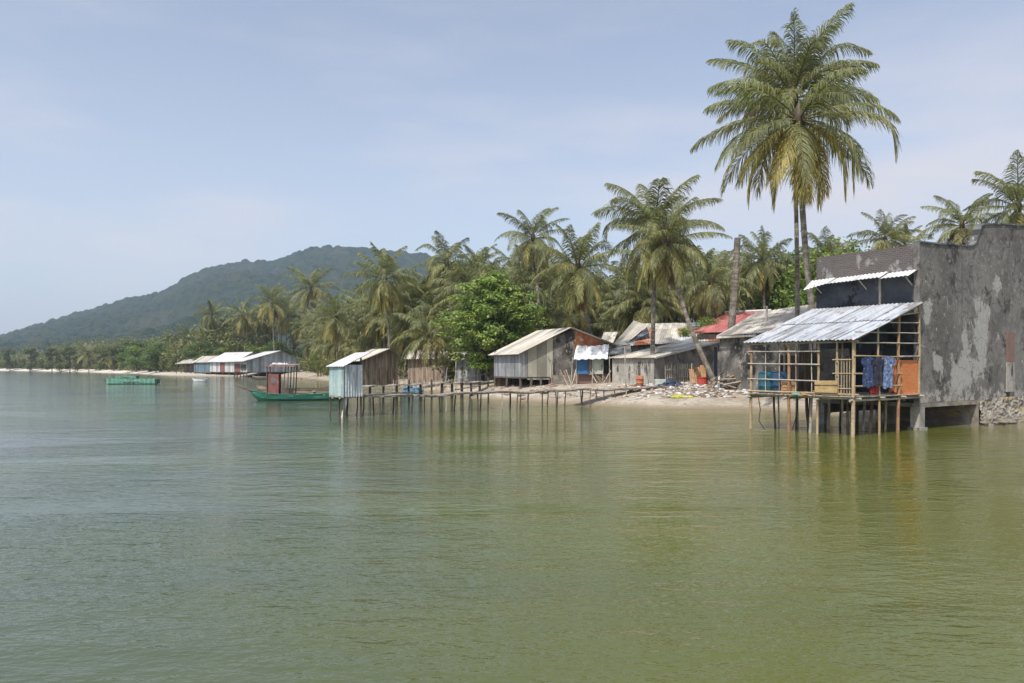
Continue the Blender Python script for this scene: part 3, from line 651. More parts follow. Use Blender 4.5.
# ------------------------------------------------------------------ the big weathered building on the right
U = V((.817, .576)); W = V((-.576, .817))
RC = V((17.8, 33.2))
def B(u, w): return RC + U * u + W * w
def b3(u, w, z): p = B(u, w); return V((p.x, p.y, z))
def weather_wall():
    k = N('weathered_render'); g = k.n('NewGeometry').outputs['Position']
    big = k.noise(g, .45, 5, .6); col = k.mix(k.ramp(big, .3, .7), (.135, .125, .116), (.225, .21, .197))
    st = k.noise(k.mapping(g, (1.1, 1.1, .22)), 1, 6, .6); col = k.mix(k.ramp(k.noise(g, .9, 7, .68, .5), .50, .74), col, (.062, .058, .055))
    dr_ = k.noise(k.mapping(g, (3.4, 3.4, .10)), 1, 5, .6); col = k.mix(k.math('MULTIPLY', k.ramp(dr_, .60, 1.0), .45), col, (.06, .056, .054)); col = k.mix(k.math('MULTIPLY', k.ramp(dr_, .40, .05), .25), col, (.27, .255, .24))
    mot = k.noise(g, 2.6, 8, .72); col = k.mix(k.ramp(mot, .50, .86), col, (.27, .255, .24))
    sp = k.noise(g, 1.15, 9, .74, .5)
    # bare plaster where the render has come off: one large patch, a band low down, flecks elsewhere
    def blob(c, r, sq):
        d = k.n('VectorMath', operation='SUBTRACT'); k.l(g, d.inputs[0]); d.inputs[1].default_value = c
        m = k.mapping(d.outputs[0], (1, 1, sq)); ln = k.n('VectorMath', operation='LENGTH'); k.l(m, ln.inputs[0])
        return k.ramp(ln.outputs['Value'], r, 0)
    f = k.math('ADD', blob(b3(5.9, 0, 5.0), 1.7, .8), k.math('ADD', blob(b3(5.9, 0, 3.4), 1.1, .45), blob(b3(4.0, 0, 2.6), 2.2, 1.0)))
    f = k.math('ADD', f, blob(b3(.7, 0, 5.2), .7, .6))
    f = k.math('ADD', f, blob(b3(7.6, 0, 6.8), .9, .8))
    f = k.math('ADD', f, k.math('ADD', blob(b3(4.2, 0, 4.2), .6, .8), blob(b3(1.6, 0, 3.0), .8, .7))); f = k.math('MULTIPLY_ADD', f, .42, sp)
    col = k.mix(k.math('MULTIPLY', k.ramp(f, .68, .82), .85), col, (.42, .405, .38))
    sz = k.n('SeparateXYZ'); k.l(g, sz.inputs[0])
    low = k.math('MULTIPLY', k.ramp(k.math('MULTIPLY_ADD', sp, -1.6, sz.outputs[2]), 1.15, .55), k.ramp(mot, .40, .55))
    col = k.mix(low, col, (.40, .375, .33))
    fl = k.noise(g, 4.5, 3, .5); col = k.mix(k.ramp(fl, .84, .89), col, (.44, .43, .41))
    p = k.n('BsdfPrincipled'); cr_ = k.n('TexVoronoi', feature='DISTANCE_TO_EDGE'); k.l(k.mapping(k.n('Mix', data_type='VECTOR').outputs[1] if False else g, (.42, .42, .30)), cr_.inputs['Vector']); wob = k.math('MULTIPLY_ADD', mot, -.02, cr_.outputs['Distance'])
    col = k.mix(k.math('MULTIPLY', k.ramp(wob, .004, -.006), .7), col, (.03, .028, .027))
    k.l(col, p.inputs['Base Color']); p.inputs['Roughness'].default_value = .9; p.inputs['Specular IOR Level'].default_value = .2
    b = k.n('Bump'); b.inputs['Strength'].default_value = .5; b.inputs['Distance'].default_value = .05; k.l(mot, b.inputs['Height']); k.l(b.outputs[0], p.inputs['Normal'])
    k.l(p.outputs[0], k.out.inputs[0]); return k.m
wr = weather_wall()
bd = thing('concrete_building', b3(0, 0, 0), 'big weathered dark concrete building with raised corner parapet, on the waterfront', 'building')
# front wall: stepped, curved-up parapet
top = [(0, 8.2), (1.5, 8.25), (3.2, 8.35), (4.6, 8.42), (5.0, 8.5), (5.3, 8.7), (5.5, 9.0), (5.65, 9.3), (5.8, 9.5), (6.1, 9.62), (8, 9.85), (12, 10.1)]
fw = MB()
for (a, za), (c, zc) in zip(top[:-1], top[1:]):
    fw.quadst(b3(a, 0, 1.18), b3(c, 0, 1.18), b3(c, 0, zc), b3(a, 0, za))
    fw.quadst(b3(c, .25, 1.18), b3(a, .25, 1.18), b3(a, .25, za), b3(c, .25, zc))
    fw.quadst(b3(a, 0, za), b3(c, 0, zc), b3(c, .25, zc), b3(a, .25, za))
fw.quadst(b3(0, .25, 1.18), b3(0, 0, 1.18), b3(0, 0, 8.2), b3(0, .25, 8.2)); fw.quadst(b3(0, 0, 1.18), b3(0, .25, 1.18), b3(12, .25, 1.18), b3(12, 0, 1.18))
fw.quadst(b3(12, 0, 1.18), b3(12, .25, 1.18), b3(12, .25, 10.1), b3(12, 0, 10.1))
f_ = fw.build('front_wall', wr, bd)
cp = MB()
for (a, za), (c, zc) in zip(top[:-1], top[1:]):
    cp.panel(b3(a, -.05, za + .07), b3(c, -.05, zc + .07), b3(c, .3, zc + .07), b3(a, .3, za + .07), .07)
cp.build('coping', dark_wall, f_)
# side wall behind the hut, its parapet, back and far walls, flat roof
SW = 5.0
def wallq(mb, u0, w0, u1, w1, z0, z1, th=.22):
    mb.wall(B(u0, w0), B(u1, w1), th, z0, z1)
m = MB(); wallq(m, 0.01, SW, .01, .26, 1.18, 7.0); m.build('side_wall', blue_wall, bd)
m = MB(); wallq(m, 0.03, SW, .03, .26, 7.003, 8.12); m.build('parapet', parapet_m, bd)
m = MB(); wallq(m, 12, SW, .3, SW, .5, 8.1); wallq(m, 12, .26, 12, SW - .01, .5, 9.0); m.build('rear_wall', parapet_m, bd)
m = MB(); m.prism([B(.26, .27), B(11.7, .27), B(11.7, SW - .24), B(.26, SW - .24)], 7.2, 7.35); m.build('flat_roof', grey_wall, bd)
m = MB(); m.prism([B(-.02, .02), B(5.35, .02), B(5.35, SW), B(-.02, SW)], 1.0, 1.17); m.prism([B(-.04, -.03), B(5.6, -.03), B(5.6, .30), B(-.04, .30)], .98, 1.16); m.build('floor_slab', rubble_wall, bd)
m = MB(); m.wall(B(2.65, .02), B(2.95, .02), .15, 1.0, 1.16); 
m = MB(); m.prism([B(-.06, -.05), B(.36, -.05), B(.36, .37), B(-.06, .37)], -1.2, 1.0); m.prism([B(-.14, -.13), B(.44, -.13), B(.44, .45), B(-.14, .45)], -1.2, .12); m.build('pillar', pale_wall, bd)
for u, w in ((.05, 4.6), (2.8, 4.6), (2.7, 2.6)):
    m = MB(); m.prism([B(u, w), B(u + .3, w), B(u + .3, w + .3), B(u, w + .3)], -1.2, 1.0); m.build('pillar', grey_wall, bd)
# foundation: rough masonry block with boulders at its foot
fb = MB(); rf_ = random.Random(5); nu_, nz_ = 70, 22
off = [[rf_.uniform(0, .10) + .14 * float(vnoise(np.array([i * .1]), np.array([j * .08]), .42, 9)[0]) for j in range(nz_ + 1)] for i in range(nu_ + 1)]
def fpt(i, j): return b3(5.36 + i * .095, .02 - off[i][j] - .25 * (1 - j / nz_) ** 2, -.6 + j * 1.85 / nz_)
for i in range(nu_):
    for j in range(nz_):
        q = [fpt(i, j), fpt(i + 1, j), fpt(i + 1, j + 1), fpt(i, j + 1)]; fb.face(q, [(i * .095, p.z) for p in q[:1]] + [(i * .095 + .095, q[1].z), (i * .095 + .095, q[2].z), (i * .095, q[3].z)])
fb.prism([B(5.355, -.1), B(5.36, -.1), B(5.36, .3), B(5.355, .3)], -.6, 1.2)
fb.prism([B(5.36, .3), B(12, .3), B(12, SW), B(5.36, SW)], -.6, 1.15)
fo = fb.build('foundation', rubble_wall, bd)
rk = MB()
for i in range(60):
    u = random.uniform(5.4, 11.5); rk.rock(b3(u, random.uniform(-.55, -.05), random.uniform(-.1, .16)), random.uniform(.12, .3))
rk.build('footing_stones', stone_m, fo)
m = MB(); m.prism([B(8.55, -.06), B(9.4, -.06), B(9.4, -.01), B(8.55, -.01)], 3.0, 4.5); m.build('brick_infill', old_brick, bd)
m = MB(); m.prism([B(8.5, -.07), B(9.4, -.07), B(9.4, -.012), B(8.5, -.012)], 1.5, 2.99); m.build('plaster_patch', pale_wall, bd)
m = MB(); m.prism([B(4.55, -.012), B(4.95, -.012), B(4.95, .004), B(4.55, .004)], 7.0, 7.55); m.build('stain_recess', dark_wall, bd)
# awning of bent white sheets under the parapet
aw = MB()
for i in range(4):
    a, c = SW + .2 - i * (SW + .1) / 4, SW + .2 - (i + 1) * (SW + .1) / 4 - .06; dz = random.uniform(-.03, .04)
    bend = -.22 if i == 0 else 0
    aw.corr(b3(-.75, a, 6.72 + dz + bend), b3(-.75, c, 6.74 + dz), b3(-.01, c, 7.05 + dz), b3(-.01, a, 7.02 + dz), 7, .018)
ao = aw.build('awning', white_tin, bd)
m = MB()
for w in (SW - .3, 2.4, .3): m.stick(b3(-.02, w, 6.35), b3(-.62, w, 6.7), .03)
m.build('bracket', pole_grey, ao)
m = MB(); m.path([b3(-.04, 1.75, 5.6), b3(-.05, 1.75, 6.9)], .06, 8); m.build('downpipe', pole_grey, bd)

# ------------------------------------------------------------------ stilt hut built against it
FC = V((13.5, 30.0)); HU, HW = 5.15, 4.85; FZ = 1.6; EZ, TZ = 3.90, 5.52
def H(u, w): return FC + U * u + W * w
def h3(u, w, z): p = H(u, w); return V((p.x, p.y, z))
hut = thing('stilt_hut', h3(0, 0, 0), 'open bamboo-framed hut on stilts with silver tin roof, against the dark building', 'hut')
rf = MB(); nsh = 6
for i in range(nsh):
    a, c = -.25 + i * (HW + .45) / nsh, -.25 + (i + 1) * (HW + .45) / nsh + .05
    e = random.uniform(-.05, .06); dz = .012 * (i % 2)
    zm = lerp(EZ, TZ, .52)
    rf.corr(h3(-.3 + e, c, EZ - .06 + dz), h3(-.3 + e, a, EZ - .06 + dz), h3(HU * .54, a, zm + .03 + dz), h3(HU * .54, c, zm + .03 + dz), 5, .022)
    rf.corr(h3(HU * .48, c, lerp(EZ, TZ, .47) + .055 + dz), h3(HU * .48, a, lerp(EZ, TZ, .47) + .055 + dz), h3(HU - .05, a, TZ + .05 + dz), h3(HU - .05, c, TZ + .05 + dz), 5, .022)
rf.build('roof', tin, hut)
def zr_(u): return lerp(EZ, TZ, u / HU)
def post(u, w, z0, z1, r=.055, m=bamboo, lean=(0, 0), name='post'):
    mb = MB(); mb.stick(h3(u + lean[0], w + lean[1], z0), h3(u, w, z1), r, 8, .006); return mb.build(name, m, hut)
for u, w, r, mm, ln in ((0, 0, .085, bamboo, (-.12, 0)), (0, 1.55, .055, bamboo, (0, .05)), (0, 2.95, .07, bamboo_red, (0, 0)), (0, HW, .065, bamboo, (0, .08)), (0, .72, .05, bamboo, (0, 0)),
                        (1.75, 0, .055, bamboo, (.08, 0)), (3.4, 0, .075, bamboo_red, (-.12, 0)), (5.0, -.02, .06, bamboo, (0, 0))):
    z0 = -1.0 if not (w == .72 or u == 5.0) else FZ - .1
    post(u, w, z0, zr_(u) - .08, r, mm, ln)
for u, w in ((1.8, 1.6), (1.8, HW - .1), (3.3, HW - .1), (4.9, HW - .2), (.9, 3.8), (1.0, 2.2)):
    post(u, w, -1.0 if u > 1.2 else FZ, zr_(u) - .08, .045, pole_grey)
for u, w in ((1.0, .9), (2.2, .5), (3.2, 1.4), (1.5, 3.1), (2.9, 2.9), (4.2, 1.0), (4.3, 3.2), (.9, HW - .5), (2.4, 4.2), (3.9, 4.5), (.5, 2.2)):
    mb = MB(); mb.stick(h3(u + random.uniform(-.25, .25), w, -1.1), h3(u, w, FZ - .12), random.uniform(.05, .085), 7, .012); mb.build('stilt', random.choice([pile_dark, pile_dark, bamboo, pole_grey]), hut)
# deck: joists and boards
dk = MB()
for i in range(22):
    w0 = -.12 + i * (HW + .2) / 22; dk.panel(h3(-.18, w0 + .205, FZ), h3(-.18, w0, FZ), h3(HU, w0, FZ), h3(HU, w0 + .205, FZ), .035)
dk.build('deck', deck_wood, hut)
mb = MB()
for u in (0, 1.75, 3.4, 4.9): mb.stick(h3(u, -.3, FZ - .09), h3(u, HW + .2, FZ - .07), .05, 7, .006)
for w in (0, 1.5, 3.0, HW): mb.stick(h3(-.3, w, FZ - .17), h3(HU, w, FZ - .16), .05, 7, .006)
mb.build('joist', pole_grey, hut)
def rail(p, q, r=.032, m=pole_grey, name='rail'):
    mb = MB(); mb.stick(p, q, r, 7, .006); mb.build(name, m, hut)
for z in (2.2, 2.88, 3.42): rail(h3(-.06, 1.45, z - .02), h3(-.06, HW + .15, z + .03))
rail(h3(-.07, -.25, FZ + .06), h3(-.07, HW + .2, FZ + .1), .045, bamboo)
rail(h3(-.04, -.2, EZ - .13), h3(-.04, HW + .2, EZ - .13), .04)
for z in (2.0, 2.5, 3.2): rail(h3(-.1, -.06, z), h3(3.55, -.06, z - .02), .034, bamboo)
for z in (3.72, 4.15): rail(h3(.0, -.04, z), h3(5.0, -.04, z + .06), .032)
rail(h3(2.4, -.04, 4.6), h3(5.0, -.04, 4.66)); rail(h3(3.5, -.04, 4.95), h3(5.0, -.04, 5.1)); rail(h3(3.3, -.05, 3.2), h3(5.0, -.05, 3.22))
rail(h3(-.25, -.06, EZ - .12), h3(HU - .05, -.06, TZ - .04), .045, bamboo, 'rafter'); rail(h3(-.2, HW, EZ - .1), h3(HU - .05, HW, TZ - .04), .04, pole_grey, 'rafter'); rail(h3(-.2, 2.4, EZ - .1), h3(HU - .05, 2.4, TZ - .04), .04, pole_grey, 'rafter')
for w in (1.0, 1.85, 2.6, 3.4, 4.1):
    if w > 1.6: rail(h3(-.02, w, FZ), h3(-.02, w, EZ - .15), .025, pole_grey, 'slender_post')
# slatted gate by the corner
gt = MB()
for i in range(6): gt.stick(h3(-.1, .12 + i * .12, FZ + .05), h3(-.1, .12 + i * .12, 3.1), .02)
for z in (1.9, 2.5, 3.05): gt.stick(h3(-.12, .05, z), h3(-.12, .85, z), .025)
gt.build('slatted_gate', bamboo, hut)
m = MB(); m.prism([H(3.62, .02), H(5.0, .02), H(5.0, .14), H(3.62, .14)], FZ - .1, 3.05); m.build('brick_screen', brick_m, hut)
m = MB(); m.panel(h3(4.3, 2.75, FZ), h3(4.3, 4.6, FZ), h3(4.3, 4.6, 3.6), h3(4.3, 2.75, 3.6), .03); m.build('back_sheet', grey_wall, hut)
m = MB(); m.panel(h3(1.9, HW - .05, FZ), h3(3.2, HW - .05, FZ), h3(3.2, HW - .05, 3.3), h3(1.9, HW - .05, 3.3), .03); m.panel(h3(3.3, HW - .05, FZ), h3(4.8, HW - .05, FZ), h3(4.8, HW - .05, 3.5), h3(3.3, HW - .05, 3.5), .03); m.build('end_sheet', plank_brown, hut)
m = MB(); m.path([h3(-.2, 4.35, 1.5), h3(-.25, 4.2, .9), h3(-.22, 4.3, .4), h3(-.3, 3.95, .05)], .02, 6); m.build('hanging_hose', rubber, hut); m = MB(); m.path([h3(-.1, 2.5, 1.5), h3(-.15, 2.45, .8), h3(-.1, 2.7, .1)], .02, 6); m.build('hanging_hose', rubber, hut)

def barrel(c, m, label):
    o = thing('barrel', c, label, 'barrel', 'plastic barrels in the hut')
    h = .95; r = .34
    mb = MB(); mb.lathe(c, [(0, 0), (r * .9, 0), (r * .96, .04), (r, .12), (r, .28), (r * 1.04, .31), (r, .34), (r, .6), (r * 1.04, .63), (r, .66), (r * .98, .84), (r * .9, h - .03), (r * .86, h - .03), (r * .86, h), (r * .8, h), (0, h - .02)], 24); mb.build('body', m, o)
    mb = MB(); mb.lathe(V(c) + V((.12, .05, h - .02)), [(.05, 0), (.05, .04), (0, .04)], 10); mb.build('bung', m, o)
barrel(h3(.5, 4.45, FZ), barrel_teal, 'teal plastic barrel on the hut deck, nearest the outer end post')
barrel(h3(.45, 3.7, FZ), barrel_blue, 'darker blue plastic barrel standing right of the teal one')
# bench of yellow boards
bn = thing('bench', h3(-.14, 1.1, FZ), 'bench of yellow boards at the front edge of the hut deck', 'bench')
m = MB(); m.panel(h3(-.16, 1.62, 1.72), h3(-.16, .62, 1.72), h3(-.16, .62, 1.98), h3(-.16, 1.62, 1.98), .04); m.build('lower_board', yellow_wood, bn)
m = MB(); m.panel(h3(-.17, 1.62, 2.03), h3(-.17, .62, 2.05), h3(-.17, .62, 2.22), h3(-.17, 1.62, 2.2), .04); m.build('upper_board', yellow_wood, bn)
m = MB(); m.panel(h3(-.1, 1.6, 2.02), h3(-.1, .64, 2.02), h3(.3, .64, 2.02), h3(.3, 1.6, 2.02), .04); m.build('seat', yellow_wood, bn)
for w in (.7, 1.55):
    m = MB(); m.box(h3(.2, w, FZ), .06, .06, .38); m.build('leg', yellow_wood, bn)
# crate and heap on the deck
def heap(name, c, rx, rz, n, m, label, catg, size=.12, ry=None):
    mb = MB()
    for i in range(n):
        a = random.uniform(0, 6.28); q = math.sqrt(random.random()); mb.rock((c[0] + math.cos(a) * rx * q, c[1] + math.sin(a) * (ry or rx) * q, c[2] + rz * (1 - q) * random.random()), size * random.uniform(.6, 1.3))
    o = mb.build(name, m, loc=c); tag(o, label, catg); return o
heap('net_bundle', h3(.3, 2.55, FZ), .4, .22, 22, net_green, 'bundle of green net lying on the hut deck', 'net')
heap('coconut_husk_pile', h3(.15, 2.0, FZ), .35, .16, 16, orange_board, 'low brown pile on the hut deck beside the green net', 'pile', .1)
m = MB(); c = h3(.0, 3.05, FZ); 
cr = thing('crate', c, 'small orange-brown crate behind the red-stained hut post', 'crate')
for i in range(4):
    m = MB(); z = FZ + .02 + i * .13; m.panel(h3(.02, 3.3, z), h3(.02, 2.85, z), h3(.02, 2.85, z + .1), h3(.02, 3.3, z + .1), .025); m.build('slat', orange_board, cr)
for w in (2.87, 3.25):
    m = MB(); m.box(h3(.12, w, FZ), .05, .3, .54, math.atan2(W.y, W.x) + R(90)); m.build('side', orange_board, cr)
# clothes on the rail
def garment(u0, u1, ztop, zbot, m, label, sleeves=True, seed=0, wv=-.12):
    r = random.Random(seed); mb = MB(); nx, nz = 14, 12; w = u1 - u0
    def pt(i, j, s):
        a = i / nx; b = j / nz; half = .5 * w * (1.0 if b > .72 and sleeves else lerp(.74, .66, b) if sleeves else 1 - .1 * b)
        u = (u0 + u1) / 2 + (a - .5) * 2 * half
        fold = .035 * math.sin(a * 17 + seed) * (1.1 - b) + .02 * math.sin(a * 31 + seed * 2)
        z = lerp(zbot, ztop, b) + (.05 * math.sin(a * 9 + seed) if j == 0 else 0) - (.10 * abs(a - .5) * 2 if j == nz else 0)
        return h3(u, wv + fold - s * .02, z)
    for s in (0, 1):
        for i in range(nx):
            for j in range(nz):
                q = [pt(i, j, s), pt(i + 1, j, s), pt(i + 1, j + 1, s), pt(i, j + 1, s)]
                mb.face(q if s else q[::-1], [(p.x * .8 + p.y * .6, p.z) for p in (q if s else q[::-1])], True)
    o = mb.build('hanging_shirt' if sleeves else 'hanging_cloth', m, loc=h3((u0 + u1) / 2, wv, zbot)); tag(o, label, 'clothing', 'clothes on the hut rail')
garment(.35, 1.25, 3.2, 1.95, blue_cloth, 'dark blue patterned shirt hung on the hut rail beside the corner post', True, 1)
garment(1.0, 1.9, 3.16, 2.0, dark_cloth, 'plain dark shirt hung between the two patterned ones', True, 2, -.15)
garment(1.75, 2.85, 3.22, 1.9, light_blue_cloth, 'pale blue patterned shirt hung on the hut rail', True, 3)
garment(2.75, 3.5, 3.12, 1.72, orange_cloth, 'orange cloth hung beside the brick screen', False, 4, .1)
garment(.95, 1.7, 2.15, 1.68, red_cloth, 'dark red cloth low on the hut rail below the shirts', False, 5, -.05)

# ------------------------------------------------------------------ helpers for sheds
def X3(px, Y, z): p = XY(px, Y); return V((p.x, p.y, z))
def zt(py, Y): return CZ - (py - HY) / F * Y
def stilts(root, pts, ztop, r=.1, m=pile_dark, name='stilt'):
    for p in pts:
        mb = MB(); mb.stick(V((p[0], p[1], gz1(p[0], p[1]) - .5 if gz1(p[0], p[1]) > -.8 else -1.2)), V((p[0], p[1], ztop)), r, 7, .01); mb.build(name, m, root)

# stilt house with grey sheet roof
a1, a2 = V((-1.72, 72)), V((.80, 66)); gd = V((.922, .387)); g = gd * 9.5; a3 = a2 + g; e = a1 - a2
rm = a2 + g * .5; ez, rz, fz, ez2 = 3.95, 6.25, 1.85, 4.7
def s3(p, z): return V((p.x, p.y, z))
def rk(t): return lerp(ez, rz, t / .5) if t <= .5 else lerp(rz, ez2, (t - .5) / .5)
hA = thing('stilt_house', V((*a2, 0)), 'grey stilt house with pale sloping sheet roof and stained gable', 'house')
gn = V((-gd.y, gd.x)) * .12
def gwall(name, t0, t1, z0, m, k=0, z1=None):
    p, q = a2 + g * t0 - gn * k, a2 + g * t1 - gn * k; mb = MB(); h = [rk(t0) - .08, rk(t1) - .08] if z1 is None else [z1, z1]
    mb.prism([p, q, q + gn, p + gn], z0, [h[0], h[1], h[1], h[0]]); return mb.build(name, m, hA)
m = MB(); m.wall(a1, a2, .12, fz, ez); m.build('front_wall', plank_grey, hA)
gwall('gable_planks', .012, .06, fz, plank_grey); gwall('gable_boarding', .062, .32, fz - .25, plank_olive); gwall('gable_wall', .322, .55, .2, stain_wall); gwall('rusty_gable', .552, .86, 2.4, rust)
gwall('base_wall', .30, .56, -.1, rubble_wall, 2.0, 2.0); gwall('base_wall', .57, .98, -.1, old_brick, 1.0, 2.2)
m = MB(); m.wall(a1 + g, a1, .12, .8, 4.2); m.build('rear_wall', plank_brown, hA)
m = MB(); m.wall(a3, a1 + g, .12, .8, 4.4); m.build('end_wall', plank_brown, hA)
ov = (a2 - a1).normalized() * .45
m = MB(); m.corr(s3(a1 - ov - gd * .4, ez - .12), s3(a2 + ov - gd * .4, ez - .12), s3(rm + ov, rz), s3(rm + e - ov, rz), 34, .03, .02); m.build('roof', asb_pale, hA)
m = MB(); m.corr(s3(a3 + ov, ez2 - .05), s3(a3 + e - ov, ez2 - .05), s3(rm + e - ov, rz - .01), s3(rm + ov, rz - .01), 34, .03, .02); m.build('rear_roof', asbestos, hA)
m = MB(); m.panel(s3(a1, fz), s3(a2, fz), s3(a2 + g * .32, fz), s3(a1 + g * .32, fz), .14); m.build('floor', dark_wood, hA)
m = MB(); m.stick(s3(a2 + g * .30, .2), s3(a2 + g * .30, 3.0), .07, 6); m.build('post', pole_grey, hA)
stilts(hA, [a1 + (a2 - a1) * t for t in (.04, .5, .97)] + [a2 + g * .10, a2 + g * .2, a2 + g * .29, a1 + g * .15, a1 + g * .15 - e * .5], fz - .1, .12)

# annex with tarpaulin roof
an = thing('lean_to', X3(590, 67.5, .8), 'small lean-to with white tarpaulin roof and blue door beside the stilt house', 'shed')
gg = lambda px, Y: XY(px, Y)
def flat(root, name, m, pxa, pxb, pya, pyb, Y, Yb=None, th=.06):
    Yb = Yb or Y; a, b = XY(pxa, Y), XY(pxb, Yb); mb = MB(); mb.wall(a, b, th, zt(pyb, Y), zt(pya, Y)); return mb.build(name, m, root)
d_ = flat(an, 'door', blue_paint, 577, 588.5, 357, 374, 66.6)
mb = MB(); mb.box(X3(587, 66.55, zt(366, 66.6)), .05, .05, .14); mb.build('handle', dark_wood, d_)
flat(an, 'brown_panel', plank_brown, 588.7, 592.5, 358, 375, 66.7)
flat(an, 'pale_panel', pale_green, 592.7, 602.5, 357, 374, 66.6)
flat(an, 'dark_back', dark_wall, 574, 612, 355, 380, 67.3, 69.0)
flat(an, 'base_wall', old_brick, 573, 611, 374, 383, 67.0, th=.2)
for px in (576.5, 592.5, 603, 609.5):
    mb = MB(); mb.stick(X3(px, 66.5, .6), X3(px, 66.5, zt(356, 66.5)), .05, 7, .01); mb.build('post', pole_grey, an)
tp = MB(); na, nb = 18, 8
A, B_, C_, D = X3(573.5, 66, zt(359.5, 66)), X3(607.5, 66, zt(358.5, 66)), X3(609, 68.5, zt(344, 68.5)), X3(577, 68.0, zt(345, 68))
def tpt(i, j, s):
    u, v = i / na, j / nb; p = lerp(lerp(A, B_, u), lerp(D, C_, u), v)
    return p + V((0, 0, .10 * math.sin(u * 14 + v * 3) * math.sin(v * 3.1) - .12 * math.sin(math.pi * u) * v + .05 * math.sin(u * 31) - s * .03))
for s in (0, 1):
    for i in range(na):
        for j in range(nb):
            qd = [tpt(i, j, s), tpt(i + 1, j, s), tpt(i + 1, j + 1, s), tpt(i, j + 1, s)]; tp.face(qd if not s else qd[::-1], None, True)
tp.build('roof', tarp_white, an)

# grey shed with patched roof
b1, b2, bb3 = V((8.45, 64)), V((11.4, 61)), V((18.4, 68.1)); g = bb3 - b2; e = b1 - b2; gd = g.normalized(); ed = e.normalized()
hB = thing('concrete_shed', V((*b2, 1)), 'long low grey shed with stained front, white-edged roof and leaning palm before it', 'shed')
m = MB(); m.wall(b1, b2, .15, .3, 3.45); m.build('front_wall', pale_wall, hB)
m = MB(); m.prism([b2 + gd * .02, bb3, bb3 + ed * .15, b2 + ed * .15 + gd * .02], .4, [3.42, 4.9, 4.9, 3.42]); m.build('side_wall', grey_wall, hB)
m = MB(); m.wall(b1 + g, b1 + gd * .16, .15, .5, 3.5); m.build('far_wall', grey_wall, hB)
m = MB(); m.wall(bb3, b1 + g, .15, .5, 4.9); m.build('rear_wall', grey_wall, hB)
for s0, s1, mm in ((0, .34, asb_pale), (.342, .67, asbestos), (.672, 1, asb_pale)):
    m = MB(); L0, L1 = s0 * 1.06 - .03, s1 * 1.06 - .03
    m.corr(s3(b1 + ed * .35 + g * L0, lerp(3.47, 5.0, s0)), s3(b2 - ed * .35 + g * L0, lerp(3.47, 5.0, s0)), s3(b2 - ed * .35 + g * L1, lerp(3.47, 5.0, s1)), s3(b1 + ed * .35 + g * L1, lerp(3.47, 5.0, s1)), 20, .025, .02); m.build('roof_sheet', mm, hB)
m = MB(); m.panel(s3(b2 - ed * .40 - gd * .35, 3.38), s3(bb3 - ed * .40, 4.93), s3(bb3 - ed * .40, 5.08), s3(b2 - ed * .40 - gd * .35, 3.53), .03); m.build('edge_board', white_tin, hB)
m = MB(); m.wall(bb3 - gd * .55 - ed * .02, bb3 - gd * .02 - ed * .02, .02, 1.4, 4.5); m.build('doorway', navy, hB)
# stake fence before it
fn = thing('stake_fence', X3(672, 62, 1.2), 'low fence of thin upright stakes along the grey shed wall', 'fence')
for i in range(22):
    p = b2 + g * (.06 + i * .03) - ed * .7; mb = MB(); mb.stick((p.x, p.y, gz1(p.x, p.y) - .2), (p.x + random.uniform(-.05, .05), p.y, gz1(p.x, p.y) + random.uniform(1.3, 1.6)), .03, 5); mb.build('stake', pole_grey, fn)
for z in (.5, 1.15):
    p, q = b2 + g * .05 - ed * .74, b2 + g * .72 - ed * .74; mb = MB(); mb.stick((p.x, p.y, gz1(p.x, p.y) + z), (q.x, q.y, gz1(q.x, q.y) + z), .025, 5); mb.build('rail', pole_grey, fn)

# shed with beige pitched roof and blue gable, behind
hF = thing('blue_gabled_shed', X3(632, 76, 1.5), 'shed with steep beige roof and blue-grey gable, between the lean-to and patched roof', 'shed')
m = MB(); m.corr(X3(612, 73, zt(346, 73)), X3(627, 72, zt(343.5, 72)), X3(648, 78, zt(325.5, 78)), X3(634, 79, zt(320.5, 79)), 12, .03, .02); m.build('roof', asb_pale, hF)
m = MB(); p0, p1, p2 = XY(627, 72.4), XY(647, 78), XY(649, 74); m.prism([p0, p2, p1], .6, [zt(344, 72.4), zt(333, 74), zt(327, 78)]); m.build('gable_wall', blue_wall, hF)
m = MB(); m.wall(XY(612, 73.4), XY(627, 72.5), .15, .6, zt(346, 73)); m.build('side_wall', plank_brown, hF)
m = MB(); m.corr(X3(600, 75, zt(343, 75)), X3(613, 74, zt(343, 74)), X3(618, 78, zt(332, 78)), X3(604, 79, zt(332, 79)), 8, .03, .02); m.build('low_roof', asbestos, hF)

# shed with patchwork roof, behind the grey shed
hE = thing('patchwork_shed', X3(668, 74, 1.5), 'shed with wide patchwork roof of grey, white and rusty sheets', 'shed')
e0, e1, e2, e3 = (618, 347, 71), (722, 341, 71), (706, 323.5, 83), (640, 324.5, 83)
def ept(u, v):
    a, b, c, d = [P(*q) for q in (e0, e1, e2, e3)]; return lerp(lerp(a, b, u), lerp(d, c, u), v)
pm = [asbestos, asb_pale, tin, rust, white_tin, asb_pale]; rr = random.Random(8)
for j in range(3):
    nu = 7
    for i in range(nu):
        u0, u1, v0, v1 = i / nu, (i + 1) / nu + .012, j / 3, (j + 1) / 3 + .05
        mm = asbestos if (j == 2 and i < 5) else rr.choice(pm); up = V((0, 0, .015 * (i % 2) + .03 * (2 - j) + rr.uniform(0, .02)))
        m = MB(); m.corr(ept(u0, v0) + up, ept(u1, v0) + up, ept(u1, v1) + up, ept(u0, v1) + up, 6, .025, .015); m.build('roof_sheet', mm, hE)
m = MB(); m.wall(XY(622, 71.6), XY(718, 71.6), .15, .6, zt(345, 71.6)); m.build('front_wall', grey_wall, hE)
